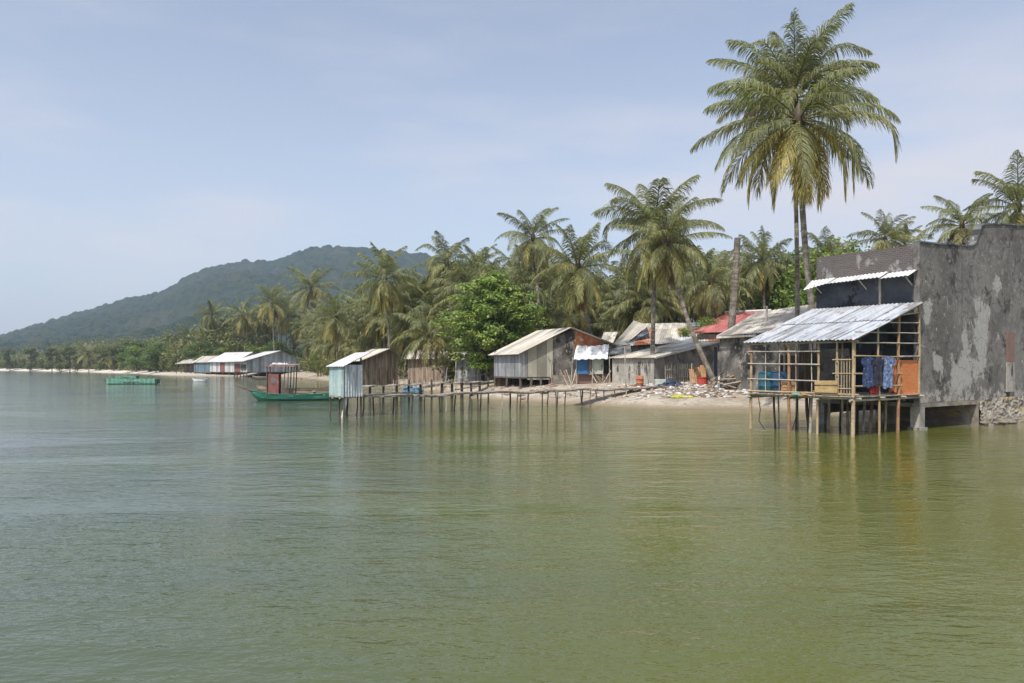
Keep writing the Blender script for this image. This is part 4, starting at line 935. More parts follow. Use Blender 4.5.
m = MB(); m.wall(XY(702, 83), XY(644, 83), .15, .6, zt(326, 83)); m.build('rear_wall', grey_wall, hE)
# shade pole and dark awning piece between the lean-to and the shed
m = MB(); m.corr(X3(606, 66.5, zt(355, 66.5)), X3(632, 66, zt(354, 66)), X3(630, 70, zt(344, 70)), X3(611, 70, zt(347, 70)), 10, .03, .02); m.build('dark_awning', dark_wall, hE)

# dark block house with grey roof behind the hut
hC = thing('block_house', X3(735, 56, 1.5), 'dark-walled house with wide grey fibre roof behind the stilt hut', 'house')
c1, c2 = XY(719.5, 56), XY(812, 50.5); c3, c4 = XY(824, 60), XY(752, 66)
m = MB(); m.wall(c1, c2, .18, .6, 4.98); m.build('front_wall', stain_wall, hC)
m = MB(); m.wall(c4, c1, .18, .6, 4.6, 7.2, 4.98); m.build('side_wall', grey_wall, hC)
m = MB(); m.wall(c3, c4, .18, .6, 7.1); m.build('rear_wall', grey_wall, hC); m = MB(); m.wall(c2, c3, .18, .6, 4.6, 4.98, 7.2); m.build('end_wall', grey_wall, hC)
m = MB(); m.corr(X3(716.5, 55.6, zt(336, 55.6)), X3(815, 49.8, zt(329, 49.8)), X3(824, 60, zt(302.5, 60)), X3(756, 65, zt(312.5, 65)), 46, .03, .02, 3, .06); m.build('roof', asbestos, hC)
m = MB(); m.stick(X3(766, 58, zt(326, 58)), X3(767, 58, zt(306, 58)), .09, 7); m.build('vent_pipe', pole_grey, hC)
m = MB(); m.panel(X3(716.4, 55.5, zt(338.5, 55.5)), X3(756, 53.2, zt(336.5, 53.2)), X3(756, 53.2, zt(334.5, 53.2)), X3(716.4, 55.5, zt(336.2, 55.5)), .04); m.build('edge_board', asbestos, hC)
# red roof behind
hG = thing('red_roofed_house', X3(730, 74, 1.6), 'house with faded red tin roof and white ridge, behind the grey fibre roof', 'house')
m = MB(); m.corr(X3(693, 72, zt(333, 72)), X3(752, 70, zt(331, 70)), X3(770, 78, zt(311, 78)), X3(726, 79, zt(313, 79)), 30, .03, .02); m.build('roof', red_tin, hG)
m = MB(); m.path([X3(725, 79, zt(312.4, 79)), X3(771, 78, zt(310.4, 78))], .14, 8); m.build('ridge_cap', white_tin, hG)
m = MB(); m.wall(XY(697, 72.4), XY(750, 70.4), .15, .6, zt(334, 72)); m.build('wall', grey_wall, hG); m = MB(); m.wall(XY(768, 78), XY(728, 79), .15, .6, zt(313, 79)); m.build('wall', grey_wall, hG)

# things lying before the grey shed
rc = X3(702.5, 58.8, 0); rc.z = gz1(rc.x, rc.y)
o = thing('red_tub', rc, 'red plastic tub at the foot of the leaning palm', 'tub')
m = MB(); m.lathe(rc, [(0, .02), (.36, .02), (.46, .62), (.50, .62), (.50, .66), (.44, .66), (.35, .08), (0, .08)], 20); m.build('body', red_plastic, o)
oc = X3(697, 60.8, 0); oc.z = gz1(oc.x, oc.y)
o = thing('leaning_board', oc, 'orange-brown boards leaning on the grey shed beside the leaning palm', 'boards')
m = MB()
for i in range(3):
    a = oc + V((-.6 + i * .45, -.25, 0)); m.panel(a, a + V((.42, 0, 0)), a + V((.42, .55, 1.15 + .15 * i)), a + V((0, .55, 1.15 + .15 * i)), .04)
m.build('board', orange_board, o)
nc = X3(672, 58.5, 0); nc.z = gz1(nc.x, nc.y)
heap('tarpaulin_heap', nc, 1.1, .45, 26, navy, 'dark navy tarpaulin heap before the grey shed', 'tarpaulin', .3, .5)
yc = X3(681, 52.2, 0); yc.z = gz1(yc.x, yc.y)
heap('yellow_weed', yc, .75, .2, 40, yellow_weed, 'bright yellow-green weed clump on the sand at the water edge', 'weed', .13, .35)
# rubble and litter on the beach: nobody could count it
for nm, mm, n, size, lab in (('beach_debris', debris_white, 330, .15, 'white rubble and litter strewn on the beach below the sheds'), ('beach_driftwood', debris_brown, 330, .15, 'brown driftwood and broken brick strewn on the beach')):
    mb = MB(); k_ = 0
    while k_ < n:
        px = random.choice([random.gauss(712, 28), random.uniform(560, 760), random.uniform(640, 760)]); Y = random.uniform(52, 62)
        p = XY(px, Y); d = shore_d(p.x, p.y)[0]
        if d < 1.2: continue
        k_ += 1; z = gz1(p.x, p.y)
        if nm == 'beach_driftwood' and random.random() < .4:
            a = random.uniform(0, 3.14); l = random.uniform(.3, 1.0); mb.stick((p.x, p.y, z + .05), (p.x + math.cos(a) * l, p.y + math.sin(a) * l, z + random.uniform(.05, .3)), .04, 5)
        else: mb.rock((p.x, p.y, z + .03), size * random.uniform(.5, 1.4), .5)
    tag(mb.build(nm, mm), lab, 'debris', kind='stuff')
mb = MB(); k_ = 0
while k_ < 160:
    px = random.uniform(370, 560); Y = random.uniform(60, 100); p = XY(px, Y); d = shore_d(p.x, p.y)[0]
    if d < .6 or d > 9: continue
    k_ += 1; mb.rock((p.x, p.y, gz1(p.x, p.y) + .02), random.uniform(.08, .3), .5)
tag(mb.build('shore_rubble', debris_brown), 'broken stones and litter on the sand behind the pier', 'debris', kind='stuff')
pb = X3(730, 55, 0); pb.z = gz1(pb.x, pb.y)
o = thing('woodpile', pb, 'loose woodpile on the sand left of the hut', 'woodpile')
for i in range(16):
    a = random.uniform(-.5, 1.2); l = random.uniform(.9, 1.7); s_ = pb + V((random.uniform(-1.3, .8), random.uniform(-.4, .4), .06 + random.uniform(0, .7)))
    m = MB(); m.stick(s_, s_ + V((math.cos(a) * l, random.uniform(-.3, .3), math.sin(a) * l * .6)), .06, 6, .02); m.build('log', random.choice([pole_grey, dark_wood, orange_board]), o)
for px, py, Y in ((718.5, 378, 55.5),):
    p = X3(px, Y, 0); g0 = gz1(p.x, p.y); m = MB(); m.stick((p.x, p.y, g0 - .2), (p.x + .05, p.y, g0 + 1.0), .09, 8); tag(m.build('short_stake', pvc, loc=(p.x, p.y, g0)), 'short pale stake beside the foot of the leaning palm', 'stake')

def onsand(px, Y): p = X3(px, Y, 0); p.z = gz1(p.x, p.y); return p
for px, Y, h_, lab in ((562, 64.5, 1.3, 'heap of grey planks against the stained gable of the stilt house'), (604, 64.5, 1.0, 'heap of grey planks between the lean-to and the grey shed')):
    p = onsand(px, Y); o = thing('plank_heap', p, lab, 'planks')
    for i in range(9):
        s_ = p + V((random.uniform(-.9, .9), random.uniform(-.2, .2), 0)); m = MB(); m.stick(s_, s_ + V((random.uniform(-.7, .7), .5, h_ * random.uniform(.5, 1.1))), .06, 4); m.build('plank', random.choice([pole_grey, plank_brown, debris_brown]), o)
p = onsand(640, 59.5); o = thing('drum', p, 'rusty drum before the corner of the grey shed', 'drum'); m = MB(); m.lathe(p, [(0, 0), (.29, 0), (.29, .28), (.31, .3), (.29, .32), (.29, .58), (.31, .6), (.29, .62), (.29, .88), (.26, .88), (.26, .84), (0, .84)], 18); m.build('body', rust, o)
p = onsand(660, 59.6); o = thing('cooler_box', p, 'pale box with lid by the stake fence of the grey shed', 'box'); m = MB(); m.box(p, .8, .5, .42); m.build('body', pale_green, o); m = MB(); m.box(p + V((0, 0, .425)), .84, .54, .08); m.build('lid', tarp_white, o)
p = onsand(551, 62); heap('sandbag_heap', p, .9, .5, 14, rubble_wall, 'heap of dull sacks at the foot of the stilt house gable', 'sacks', .28, .5)
for px, Y, hh in ((626, 60.5, 3.2), (571, 62.5, 2.6), (690, 56.8, 1.8)):
    p = onsand(px, Y); m = MB(); m.stick(p - V((0, 0, .2)), p + V((random.uniform(-.15, .15), 0, hh)), .045, 6, .008); tag(m.build('washing_pole', pole_grey, loc=p), {626: 'tall thin pole standing before the stained front of the grey shed', 571: 'thin pole standing before the lean-to blue door', 690: 'short thin pole left of the red tub'}[px], 'pole')

# ------------------------------------------------------------------ pier, outhouse
p0, p1, p2 = V((-9.7, 41.8)), V((1.6, 52.2)), V((13.2, 58.9))
pier = thing('pier', (-9.7, 41.8, 0), 'long rickety wooden pier running from the outhouse to the sheds', 'pier')
def pier_pt(t): return lerp(p0, p1, t * 2) if t < .5 else lerp(p1, p2, t * 2 - 1)
def pier_z(t): return 1.12 + .28 * max(0, t - .55) + .05 * math.sin(t * 23) + .04 * math.sin(t * 51)
dk = MB(); nb = 120
for i in range(nb):
    t0, t1 = i / nb, (i + .88) / nb; a, b = pier_pt(t0), pier_pt(t1); d = (b - a).normalized(); nn = V((-d.y, d.x)) * .5
    z = pier_z(t0); j1, j2 = random.uniform(.85, 1.12), random.uniform(.85, 1.12); dz = random.uniform(-.02, .02)
    dk.panel(s3(a - nn * j1, z + dz), s3(b - nn * j1, z + dz), s3(b + nn * j2, z), s3(a + nn * j2, z), .035)
dk.build('deck', deck_wood, pier)
bm = MB()
for sd in (-.4, .4):
    for i in range(24):
        t0, t1 = i / 24, (i + 1) / 24; a, b = pier_pt(t0), pier_pt(t1); d = (b - a).normalized(); nn = V((-d.y, d.x)) * sd
        bm.stick(s3(a + nn, pier_z(t0) - .09), s3(b + nn, pier_z(t1) - .09), .055, 6, .008)
bm.build('beam', pole_grey, pier)
np_ = 26
for i in range(np_):
    t = (i + .3) / np_ + random.uniform(-.008, .008); a = pier_pt(t); d = (p2 - p0).normalized(); nn = V((-d.y, d.x))
    for sd in (-.42, .42):
        if sd > 0 and random.random() < .35: continue
        q = a + nn * sd; gq = gz1(q.x, q.y); z0 = max(gq - .3, -1.3); ln = random.uniform(-.16, .16)
        if pier_z(t) - gq < .12: continue
        m = MB(); m.stick((q.x + ln, q.y + random.uniform(-.1, .1), z0), (q.x, q.y, pier_z(t) + random.choice([-.1, -.1, -.1, .0])), random.uniform(.035, .065), 7, .015); m.build('pile', random.choice([pile_dark, pile_dark, pole_grey, dark_wood]), pier)
oh = thing('outhouse', (-9.7, 41.8, 0), 'small tin outhouse with turquoise and white striped walls at the pier end', 'outhouse')
k0, k1, k2 = XY(329, 42.6), XY(343.5, 41.2), XY(362, 42.2); k3 = k0 + k2 - k1; fz = 1.16
wz = zt(367, 41.5); wz2 = wz + .55
m = MB(); m.panel(s3(k0, fz), s3(k1, fz), s3(k1, wz), s3(k0, wz), .04); m.build('turquoise_wall', teal_paint, oh)
m = MB(); m.corr(s3(k1, fz - .05), s3(k2, fz - .05), s3(k2, wz + .12), s3(k1, wz + .12), 7, .03, .015); m.build('corrugated_wall', M('pale_striped_tin', (.60, .63, .63), (.72, .74, .73), (1.5, .4), c3=(.36, .36, .34), cut3=(.6, .72), sc3=(4, .4), rough=.5, bump=.05), oh)
m = MB(); m.panel(s3(k2, fz), s3(k3, fz), s3(k3, wz + .3), s3(k2, wz + .3), .04); m.panel(s3(k3, fz), s3(k0, fz), s3(k0, wz), s3(k3, wz + .3), .04); m.build('rear_wall', plank_brown, oh)
for kk, h_ in ((k0, wz), (k1, wz), (k2, wz2 - .05), (k3, wz2)):
    cpt = (k0 + k2) / 2; q = kk + (cpt - kk) * .06; m = MB(); m.stick(s3(q, -1.3), s3(q, h_), .06, 7, .006); m.build('corner_post', pile_dark, oh)
dr = (k2 - k1).normalized(); de = (k0 - k1).normalized()
m = MB(); m.corr(s3(k0 + de * .12 - dr * .15, wz + .02), s3(k1 - de * .22 - dr * .1, wz + .03), s3(k2 - de * .2 + dr * .55, wz2 + .28), s3(k3 + de * .1 + dr * .7, wz2 + .28), 8, .02, .015); m.build('roof', white_tin, oh)
m = MB(); m.panel(s3(k0, fz), s3(k1, fz), s3(k2, fz), s3(k3, fz), .08); m.build('floor', deck_wood, oh)
q = (k1 + k2) / 2 - V((.35, .12)); m = MB(); m.path([s3(q + V((0, .1)), 1.55), s3(q + V((.02, -.05)), 1.2), s3(q + V((0, -.1)), .7), s3(q + V((-.12, -.15)), .3), s3(q + V((-.2, -.15)), -.3)], .065, 10); m.build('drain_pipe', pvc, oh)

# inner walkway with uprights
iw = thing('walkway', X3(367, 54, 0), 'weathered inner walkway behind the long pier', 'walkway'); w0, w1 = XY(364, 55), XY(500, 75)
dk = MB(); nb = 60
for i in range(nb):
    a, b = lerp(w0, w1, i / nb), lerp(w0, w1, (i + .85) / nb); d = (b - a).normalized(); nn = V((-d.y, d.x)) * .45; z = 1.35 + .05 * math.sin(i * .7)
    if 21 < i < 26: continue
    dk.panel(s3(a - nn, z), s3(b - nn, z), s3(b + nn, z), s3(a + nn, z), .05)
dk.build('deck', deck_wood, iw)
for i in range(13):
    a = lerp(w0, w1, (i + .5) / 13); z0 = max(gz1(a.x, a.y) - .3, -1.3); m = MB(); m.stick((a.x + random.uniform(-.1, .1), a.y - .4, z0), (a.x, a.y - .4, 1.35 + random.choice([0, 0, .35])), random.uniform(.08, .14), 7, .01); m.build('pile', pile_dark, iw)
m = MB(); m.stick(s3(w0 + V((.3, -.5)), .75), s3(lerp(w0, w1, .3) + V((0, -.5)), .72), .05, 6, .01); m.stick(s3(lerp(w0, w1, .6) + V((0, -.5)), .7), s3(lerp(w0, w1, .98) + V((0, -.5)), 1.25), .05, 6, .01); m.build('brace', pole_grey, iw)

# blue tarpaulin bundle by the walkway
tb_ = X3(412, 74, 0); tb_.z = max(.2, gz1(tb_.x, tb_.y))
heap('tarpaulin_bundle', tb_, 1.0, 1.25, 110, tarp_blue, 'crumpled blue tarpaulin bundle on the sand behind the pier', 'tarpaulin', .22, .6)
tb2 = X3(404, 80, 0); tb2.z = gz1(tb2.x, tb2.y)
o = thing('wooden_rack', tb2, 'orange-brown stick rack beside the blue tarpaulin bundle', 'rack')
for i in range(10):
    m = MB(); x = -1.0 + i * .24; m.stick(tb2 + V((x, 0, -.1)), tb2 + V((x + random.uniform(-.3, .3), 0, random.uniform(1.5, 2.2))), .05, 6, .01); m.build('upright', random.choice([bamboo, orange_board, pole_grey]), o)
for z in (.6, 1.3):
    m = MB(); m.stick(tb2 + V((-1.2, -.06, z)), tb2 + V((1.4, -.06, z)), .05, 6, .01); m.build('rail', bamboo, o)

# brown boarded shed
hD = thing('boarded_shed', X3(376, 86, 1), 'brown boarded shed with pale single-slope roof behind the outhouse', 'shed')
d1, d2, d3 = XY(350, 88), XY(362, 86), XY(398, 90)
m = MB(); m.prism([d2, lerp(d2, d3, .72), lerp(d2, d3, .72) + V((-.2, .15)), d2 + V((-.2, .15))], .4, [zt(360, 86), zt(350, 88.5), zt(350, 88.5), zt(360, 86)]); m.build('gable_wall', plank_brown, hD)
m = MB(); q = lerp(d2, d3, .725); m.prism([q, d3, d3 + V((-.2, .15)), q + V((-.2, .15))], .6, [zt(350, 88.5), zt(358, 90), zt(358, 90), zt(350, 88.5)]); m.build('gable_end', plank_brown, hD)
m = MB(); m.wall(d1, d2 - V((.02, 0)), .15, .3, zt(362, 87)); m.build('front_wall', plank_brown, hD)
e_ = (d1 - d2); ez_ = zt(361, 86); tz_ = zt(348.5, 88.5); q = lerp(d2, d3, .73)
m = MB(); m.corr(s3(d2 + e_ * 1.3 - (q - d2) * .12, ez_), s3(d2 - e_ * .2 - (q - d2) * .12, ez_), s3(q - e_ * .2, tz_), s3(q + e_ * 1.3, tz_), 10, .03, .02); m.build('roof', asb_pale, hD)
m = MB(); m.corr(s3(d3 - e_ * .2, zt(357, 90)), s3(d3 + e_ * 1.3, zt(357, 90)), s3(q + e_ * 1.3, tz_ - .03), s3(q - e_ * .2, tz_ - .03), 10, .03, .02); m.build('rear_roof', asbestos, hD)

# low shacks under the almond tree
sh = thing('grey_shack', X3(440, 90, 1), 'low grey plank shack in shade under the almond tree', 'shack')
m = MB(); m.wall(XY(455, 86), XY(480, 84), .12, .5, zt(360, 86)); m.build('front_wall', plank_grey, sh)
m = MB(); m.corr(X3(451, 85.3, zt(360, 85.3)), X3(483, 83.3, zt(360, 83.3)), X3(486, 88, zt(352, 88)), X3(455, 90, zt(352, 90)), 14, .03, .02); m.build('roof', asbestos, sh)
for px in (456, 468, 479):
    m = MB(); m.stick(X3(px, 84, .3), X3(px, 84, zt(361, 84)), .07, 6, .01); m.build('post', pole_grey, sh)
sh = thing('far_shack', X3(425, 98, 1), 'pale-roofed shack half hidden behind the low leaning palm', 'shack')
m = MB(); m.wall(XY(408, 98), XY(446, 96), .12, .5, zt(359, 98)); m.build('front_wall', plank_brown, sh)
m = MB(); m.corr(X3(404, 97.3, zt(359, 97.3)), X3(449, 95.3, zt(359, 95.3)), X3(450, 101, zt(351, 101)), X3(408, 103, zt(350, 103)), 16, .03, .02); m.build('roof', asb_pale, sh)
fp = thing('stick_fence', X3(466, 80, 1), 'ragged stick fence under the almond tree', 'fence')
for i in range(16):
    px = 424 + i * 4.1; p = X3(px, 82, 0); z = gz1(p.x, p.y); m = MB(); m.stick((p.x, p.y, z - .2), (p.x + random.uniform(-.3, .3), p.y, z + random.uniform(.9, 2.4)), .045, 6, .01); m.build('stake', random.choice([pole_grey, bamboo]), fp)
m = MB(); p, q = X3(422, 81.9, 0), X3(490, 81.9, 0); m.stick((p.x, p.y, gz1(p.x, p.y) + .8), (q.x, q.y, gz1(q.x, q.y) + .9), .04, 6, .01); m.build('rail', pole_grey, fp)

# ------------------------------------------------------------------ far white sheds over the water
def far_house(name, label, pxs, Y, wall_m, roof_m, pyE, pyR, pyF, depth, gable=True, door=None):
    """pxs = left eave end, near corner, far gable end; eave wall from left to corner, gable from corner on"""
    l, c, r = XY(pxs[0], Y + depth), XY(pxs[1], Y), XY(pxs[2], Y + depth * .9)
    ez, rz, fz = zt(pyE, Y), zt(pyR, Y), zt(pyF, Y); o = thing(name, s3(c, 0), label, 'shed', 'far white sheds'); rmid = lerp(c, r, .62)
    m = MB(); m.wall(l, c, .15, fz, ez); w_ = m.build('front_wall', wall_m[0], o)
    m = MB(); dn = (l - c).normalized() * .15; m.prism([c, rmid, r, r + dn, rmid + dn, c + dn], fz, [ez, rz - .05, ez + .4, ez + .4, rz - .05, ez]); m.build('gable_wall', wall_m[1], o)
    e = l - c; m = MB(); m.corr(s3(l - (rmid - c) * .12 + e * .05, ez - .1), s3(c - (rmid - c) * .12 - e * .05, ez - .1), s3(rmid - e * .05, rz), s3(rmid + e * 1.05, rz), 24, .05, .03); m.build('roof', roof_m, o)
    m = MB(); m.corr(s3(r - e * .05, ez + .3), s3(r + e * 1.05, ez + .3), s3(rmid + e * 1.05, rz - .03), s3(rmid - e * .05, rz - .03), 24, .05, .03); m.build('rear_roof', asbestos, o)
    m = MB(); m.panel(s3(l, fz), s3(c, fz), s3(r, fz), s3(r + e, fz), .2); m.build('floor', dark_wood, o)
    if door:
        for t0, t1, za, zb, mm in door:
            a, b = lerp(l, c, t0), lerp(l, c, t1); nn = (c - l).normalized(); nn = V((nn.y, -nn.x)) * .08; m = MB(); m.wall(a + nn, b + nn, .06, lerp(fz, ez, za), lerp(fz, ez, zb)); m.build('door', mm, o)
    for t in (.03, .25, .5, .75, .97):
        q = lerp(l, c, t); m = MB(); m.stick((q.x, q.y, -1.3), (q.x, q.y, fz), .16, 6, .01); m.build('stilt', pile_dark, o)
    for t in (.2, .45, .7, .95):
        q = lerp(c, r, t); m = MB(); m.stick((q.x, q.y, -1.3), (q.x, q.y, fz), .16, 6, .01); m.build('stilt', pile_dark, o)
    return o
grey_tin = M('grey_tin_wall', (.30, .33, .36), (.40, .43, .46), (1, .5), plank=.8, gap=(.22, .24, .27), rough=.6, bump=.05)
pale_tin = M('pale_tin_wall', (.46, .46, .45), (.56, .56, .55), (1, .5), plank=.9, gap=(.32, .32, .32), rough=.6, bump=.05)
blue_tin = M('blue_tin_wall', (.10, .15, .19), (.15, .20, .24), (1, .5), plank=.6, gap=(.06, .14, .2), rough=.6)
far_house('gabled_shed', 'large grey gabled shed, biggest of the far sheds over the water', (234, 247, 300), 186, (pale_tin, grey_tin), white_tin, 361, 350, 372, 14, door=((.05, .5, .0, .75, red_paint), (.55, .95, .15, .7, dark_wood)))
far_house('long_shed', 'long pale shed with red door left of the large gabled shed', (210, 236, 262), 206, (pale_tin, pale_tin), white_tin, 361.5, 351.5, 372, 10, door=((.4, .58, .0, .9, red_paint),))
far_house('blue_shed', 'blue-walled shed between the dark porch and the long pale shed', (194, 211, 226), 216, (blue_tin, pale_tin), asb_pale, 362, 355.5, 372.3, 8)
po = thing('porch_shed', X3(185, 226, 0), 'dark open porch at the left end of the far sheds', 'shed', 'far white sheds')
m = MB(); m.corr(X3(175, 232, zt(364, 232)), X3(197, 222, zt(363, 222)), X3(212, 230, zt(356.5, 230)), X3(190, 240, zt(357.5, 240)), 16, .05, .03); m.build('roof', asbestos, po)
m = MB(); m.wall(XY(184, 233), XY(199, 226), .15, zt(373, 230), zt(363.5, 230)); m.build('rear_wall', dark_wood, po)
m = MB(); m.panel(X3(176, 232, zt(373.5, 232)), X3(196, 223, zt(373.5, 223)), X3(205, 232, zt(373.5, 223)), X3(185, 241, zt(373.5, 232)), .2); m.build('floor', dark_wood, po)
for px in (176.5, 181, 186, 191, 195.5):
    Y = lerp(232, 223, (px - 176) / 20); m = MB(); m.stick(X3(px, Y, -1.2), X3(px, Y, zt(363.5, Y)), .13, 6, .01); m.build('post', pile_dark, po)

# ------------------------------------------------------------------ boats
def hull_pts(L, Wd, Hh, rise, n=26, flat=.55):
    out = []
    for i in range(n + 1):
        s = i / n; x = (s - .5) * L; e = abs(2 * s - 1); w = Wd / 2 * (1 - e ** 2.6) + .02; sh = Hh + rise * e ** 3; kz = -.25 + (sh + .2) * e ** 7
        out.append((x, w, sh, kz, flat))
    return out
def hull(L, Wd, Hh, rise, root, rz, mat, inner=boat_wood, rim=None, name='hull'):
    c = wloc(root); ca, sa = math.cos(rz), math.sin(rz)
    def T(x, y, z): return V((c.x + ca * x - sa * y, c.y + sa * x + ca * y, c.z + z))
    st = hull_pts(L, Wd, Hh, rise); mb = MB(); inn = MB(); rm_ = MB()
    def sec(q, k):
        x, w, sh, kz, f = q; w = max(w - k, .005); b = kz + k
        return [T(x, -w, sh), T(x, -w * .93, lerp(b, sh, .5)), T(x, -w * f, lerp(b, sh, .12)), T(x, 0, b), T(x, w * f, lerp(b, sh, .12)), T(x, w * .93, lerp(b, sh, .5)), T(x, w, sh)]
    for a, b in zip(st[:-1], st[1:]):
        A, B2 = sec(a, 0), sec(b, 0); A1, B1 = sec(a, .05), sec(b, .05)
        for i in range(6):
            mb.face([A[i], B2[i], B2[i + 1], A[i + 1]][::-1], [(p.x, p.z) for p in (A[i], B2[i], B2[i + 1], A[i + 1])][::-1], True)
            inn.face([A1[i], B1[i], B1[i + 1], A1[i + 1]], [(p.x, p.y) for p in (A1[i], B1[i], B1[i + 1], A1[i + 1])], True)
    for i in (0, 6):
        rm_.path([sec(q, .02)[i] + V((0, 0, .01)) for q in st], .045, 6)
    h = mb.build(name, mat, root); inn.build('lining', inner, root); rm_.build('gunwale', rim or mat, root)
    return T
gb = thing('green_boat', X3(300, 62, 0), 'green wooden fishing boat with red wheelhouse moored behind the outhouse', 'boat'); c = wloc(gb); rz = R(6)
T = hull(8.0, 1.7, .50, .38, gb, rz, green_paint)
def tbox(name, m, x0, x1, y0, y1, z0, z1, root=None, T_=None):
    T_ = T_ or T; mb = MB(); pts = [T_(x0, y0, 0), T_(x1, y0, 0), T_(x1, y1, 0), T_(x0, y1, 0)]; mb.prism([(p.x, p.y) for p in pts], z0, z1); return mb.build(name, m, root or gb)
cab = tbox('wheelhouse', red_paint, -2.5, -1.6, -.55, .55, .35, 2.15)
tbox('window', dark_wall, -2.2, -1.85, -.565, -.551, 1.4, 1.85, cab); tbox('door', M('dull_red_door', (.25, .05, .04), (.3, .07, .05), (1, 1)), -1.599, -1.58, -.3, .3, .5, 1.9, cab)
tbox('canopy', M('dull_red_canopy', (.30, .12, .10), (.36, .17, .14), (1, 1), c3=(.5, .4, .36), cut3=(.58, .7), sc3=(2, 2)), -2.6, -.3, -.75, .75, 2.75, 2.83)
for x in (-2.5, -.9, -.45):
    for y in (-.6, .6):
        mb = MB(); mb.stick(T(x, y, .4), T(x + (.1 if x > -1 else 0), y, 2.75), .05, 6); mb.build('canopy_post', dark_wood, gb)
tbox('engine_box', dark_wood, -1.45, -.6, -.4, .4, .2, 1.0); tbox('tarpaulin_roll', M('grey_tarp', (.35, .36, .36), (.5, .5, .5), (2, 2)), -3.3, -2.6, -.3, .3, 2.15, 2.4) if False else None
for x in (.6, 1.8, 3.0): tbox('thwart', boat_wood, x, x + .28, -.72, .72, .42, .5)
mb = MB(); mb.stick(T(-3.9, .1, .9), T(-5.0, .3, 1.15), .06, 6); mb.stick(T(-3.3, -.2, .7), T(-4.6, -.1, 1.0), .06, 6); mb.build('stern_pole', dark_wood, gb)
mb = MB(); mb.stick(T(-1.3, -.2, .5), T(-1.1, -.2, 3.1), .04, 6); mb.build('mast', dark_wood, gb)
c_ = T(1.2, 0, .3); heap('fishing_net', c_, .55, .5, 26, M('grey_net', (.16, .17, .15), (.30, .31, .27), (4, 4), rough=.95), 'grey heap of fishing net in the green boat', 'net', .17, .45)
c_ = T(-.35, 0, 2.84); o = thing('gear_bundle', c_, 'bundle of poles and cloth on top of the red boat canopy', 'gear')
for i in range(4):
    m = MB(); m.stick(c_ + V((-2.0 + i * .2, -.3 + .18 * i, .05)), c_ + V((.3, -.35 + .2 * i, .08)), .05, 6, .01); m.build('pole', pole_grey, o)
m = MB(); [m.rock(c_ + V((-1.7 + .16 * i, random.uniform(-.3, .3), .12)), .16) for i in range(7)]; m.build('cloth', tarp_white, o)
m = MB(); m.path([T(-3.8, 0, .8), T(-4.4, .2, .35), T(-5.2, .5, -.1)], .02, 5); m.build('mooring_rope', pole_grey, gb)
wb = thing('wooden_boat', X3(304, 69, 0), 'plain brown wooden boat lying behind the green boat', 'boat')
T2 = hull(8.6, 1.6, .80, .34, wb, R(4), M('old_boat_wood', (.20, .15, .10), (.30, .235, .165), (1, 3), plank=-.14, gap=(.08, .06, .04)), boat_wood, dark_wood)
for x in (1.0, 2.6): tbox('thwart', boat_wood, x, x + .3, -.7, .7, .5, .6, wb, T2)
mb = MB(); mb.stick(T2(1.2, -.65, .5), T2(1.2, -.65, 1.35), .06, 6); mb.stick(T2(3.3, .65, .5), T2(3.3, .65, 1.3), .06, 6); mb.build('upright', bamboo, wb)

def net_raft(px, Y, L, label, hgt):
    o = thing('net_raft', X3(px, Y, 0), label, 'net raft', 'green net rafts'); T3 = hull(L, 1.6, .35, .35, o, R(3), M('raft_hull', (.05, .10, .09), (.09, .17, .14), (1, 3)), dark_wood, dark_wood)
    nm = MB(); nx = 30
    for sd in (-.78, .78):
        for s in (0, .05):
            for i in range(nx):
                x0, x1 = -L * .44 + i / nx * L * .88, -L * .44 + (i + 1) / nx * L * .88
                h0, h1 = hgt + .07 * math.sin(i * 1.7), hgt + .07 * math.sin((i + 1) * 1.7)
                w0, w1 = .05 * math.sin(i * 2.3), .05 * math.sin((i + 1) * 2.3)
                q = [T3(x0, sd + w0 + s, .1), T3(x1, sd + w1 + s, .1), T3(x1, sd + w1 + s, h1), T3(x0, sd + w0 + s, h0)]
                nm.face(q, [(p.x, p.z) for p in q], True)
    for xe in (-.44, .44):
        for s in (0, .05):
            q = [T3(L * xe + s, -.78, .1), T3(L * xe + s, .78, .1), T3(L * xe + s, .78, hgt), T3(L * xe + s, -.78, hgt)]; nm.face(q, [(p.y, p.z) for p in q])
    nm.build('net', net_green, o)
    for i in range(5):
        for sd in (-.78, .78):
            x = -L * .44 + i / 4 * L * .88; mb = MB(); mb.stick(T3(x, sd, .1), T3(x + random.uniform(-.1, .1), sd, hgt + random.uniform(.02, .2)), .05, 5); mb.build('net_post', net_green if i % 2 else dark_wood, o)
net_raft(132.5, 118, 8.6, 'larger green net raft floating nearer, out on the open water', .8)
net_raft(127, 165, 5.0, 'smaller green net raft floating behind the larger one', .65)
sb = thing('skiff', X3(200, 136, 0), 'tiny white skiff floating off the blue-walled shed', 'boat'); T4 = hull(2.6, 1.1, .4, .15, sb, R(8), tarp_white, dark_wood, tarp_white)
sb = thing('skiff', X3(263, 160, 0), 'small dark skiff under the large gabled shed', 'boat'); T4 = hull(4.5, 1.2, .5, .25, sb, R(4), dark_wood, dark_wood, pole_grey)
tbp = X3(299, 168, 0); tbp.z = gz1(tbp.x, tbp.y)
heap('plank_pile', tbp, 1.6, .5, 16, orange_board, 'orange-brown pile of boards on the sand right of the gabled shed', 'pile', .4)

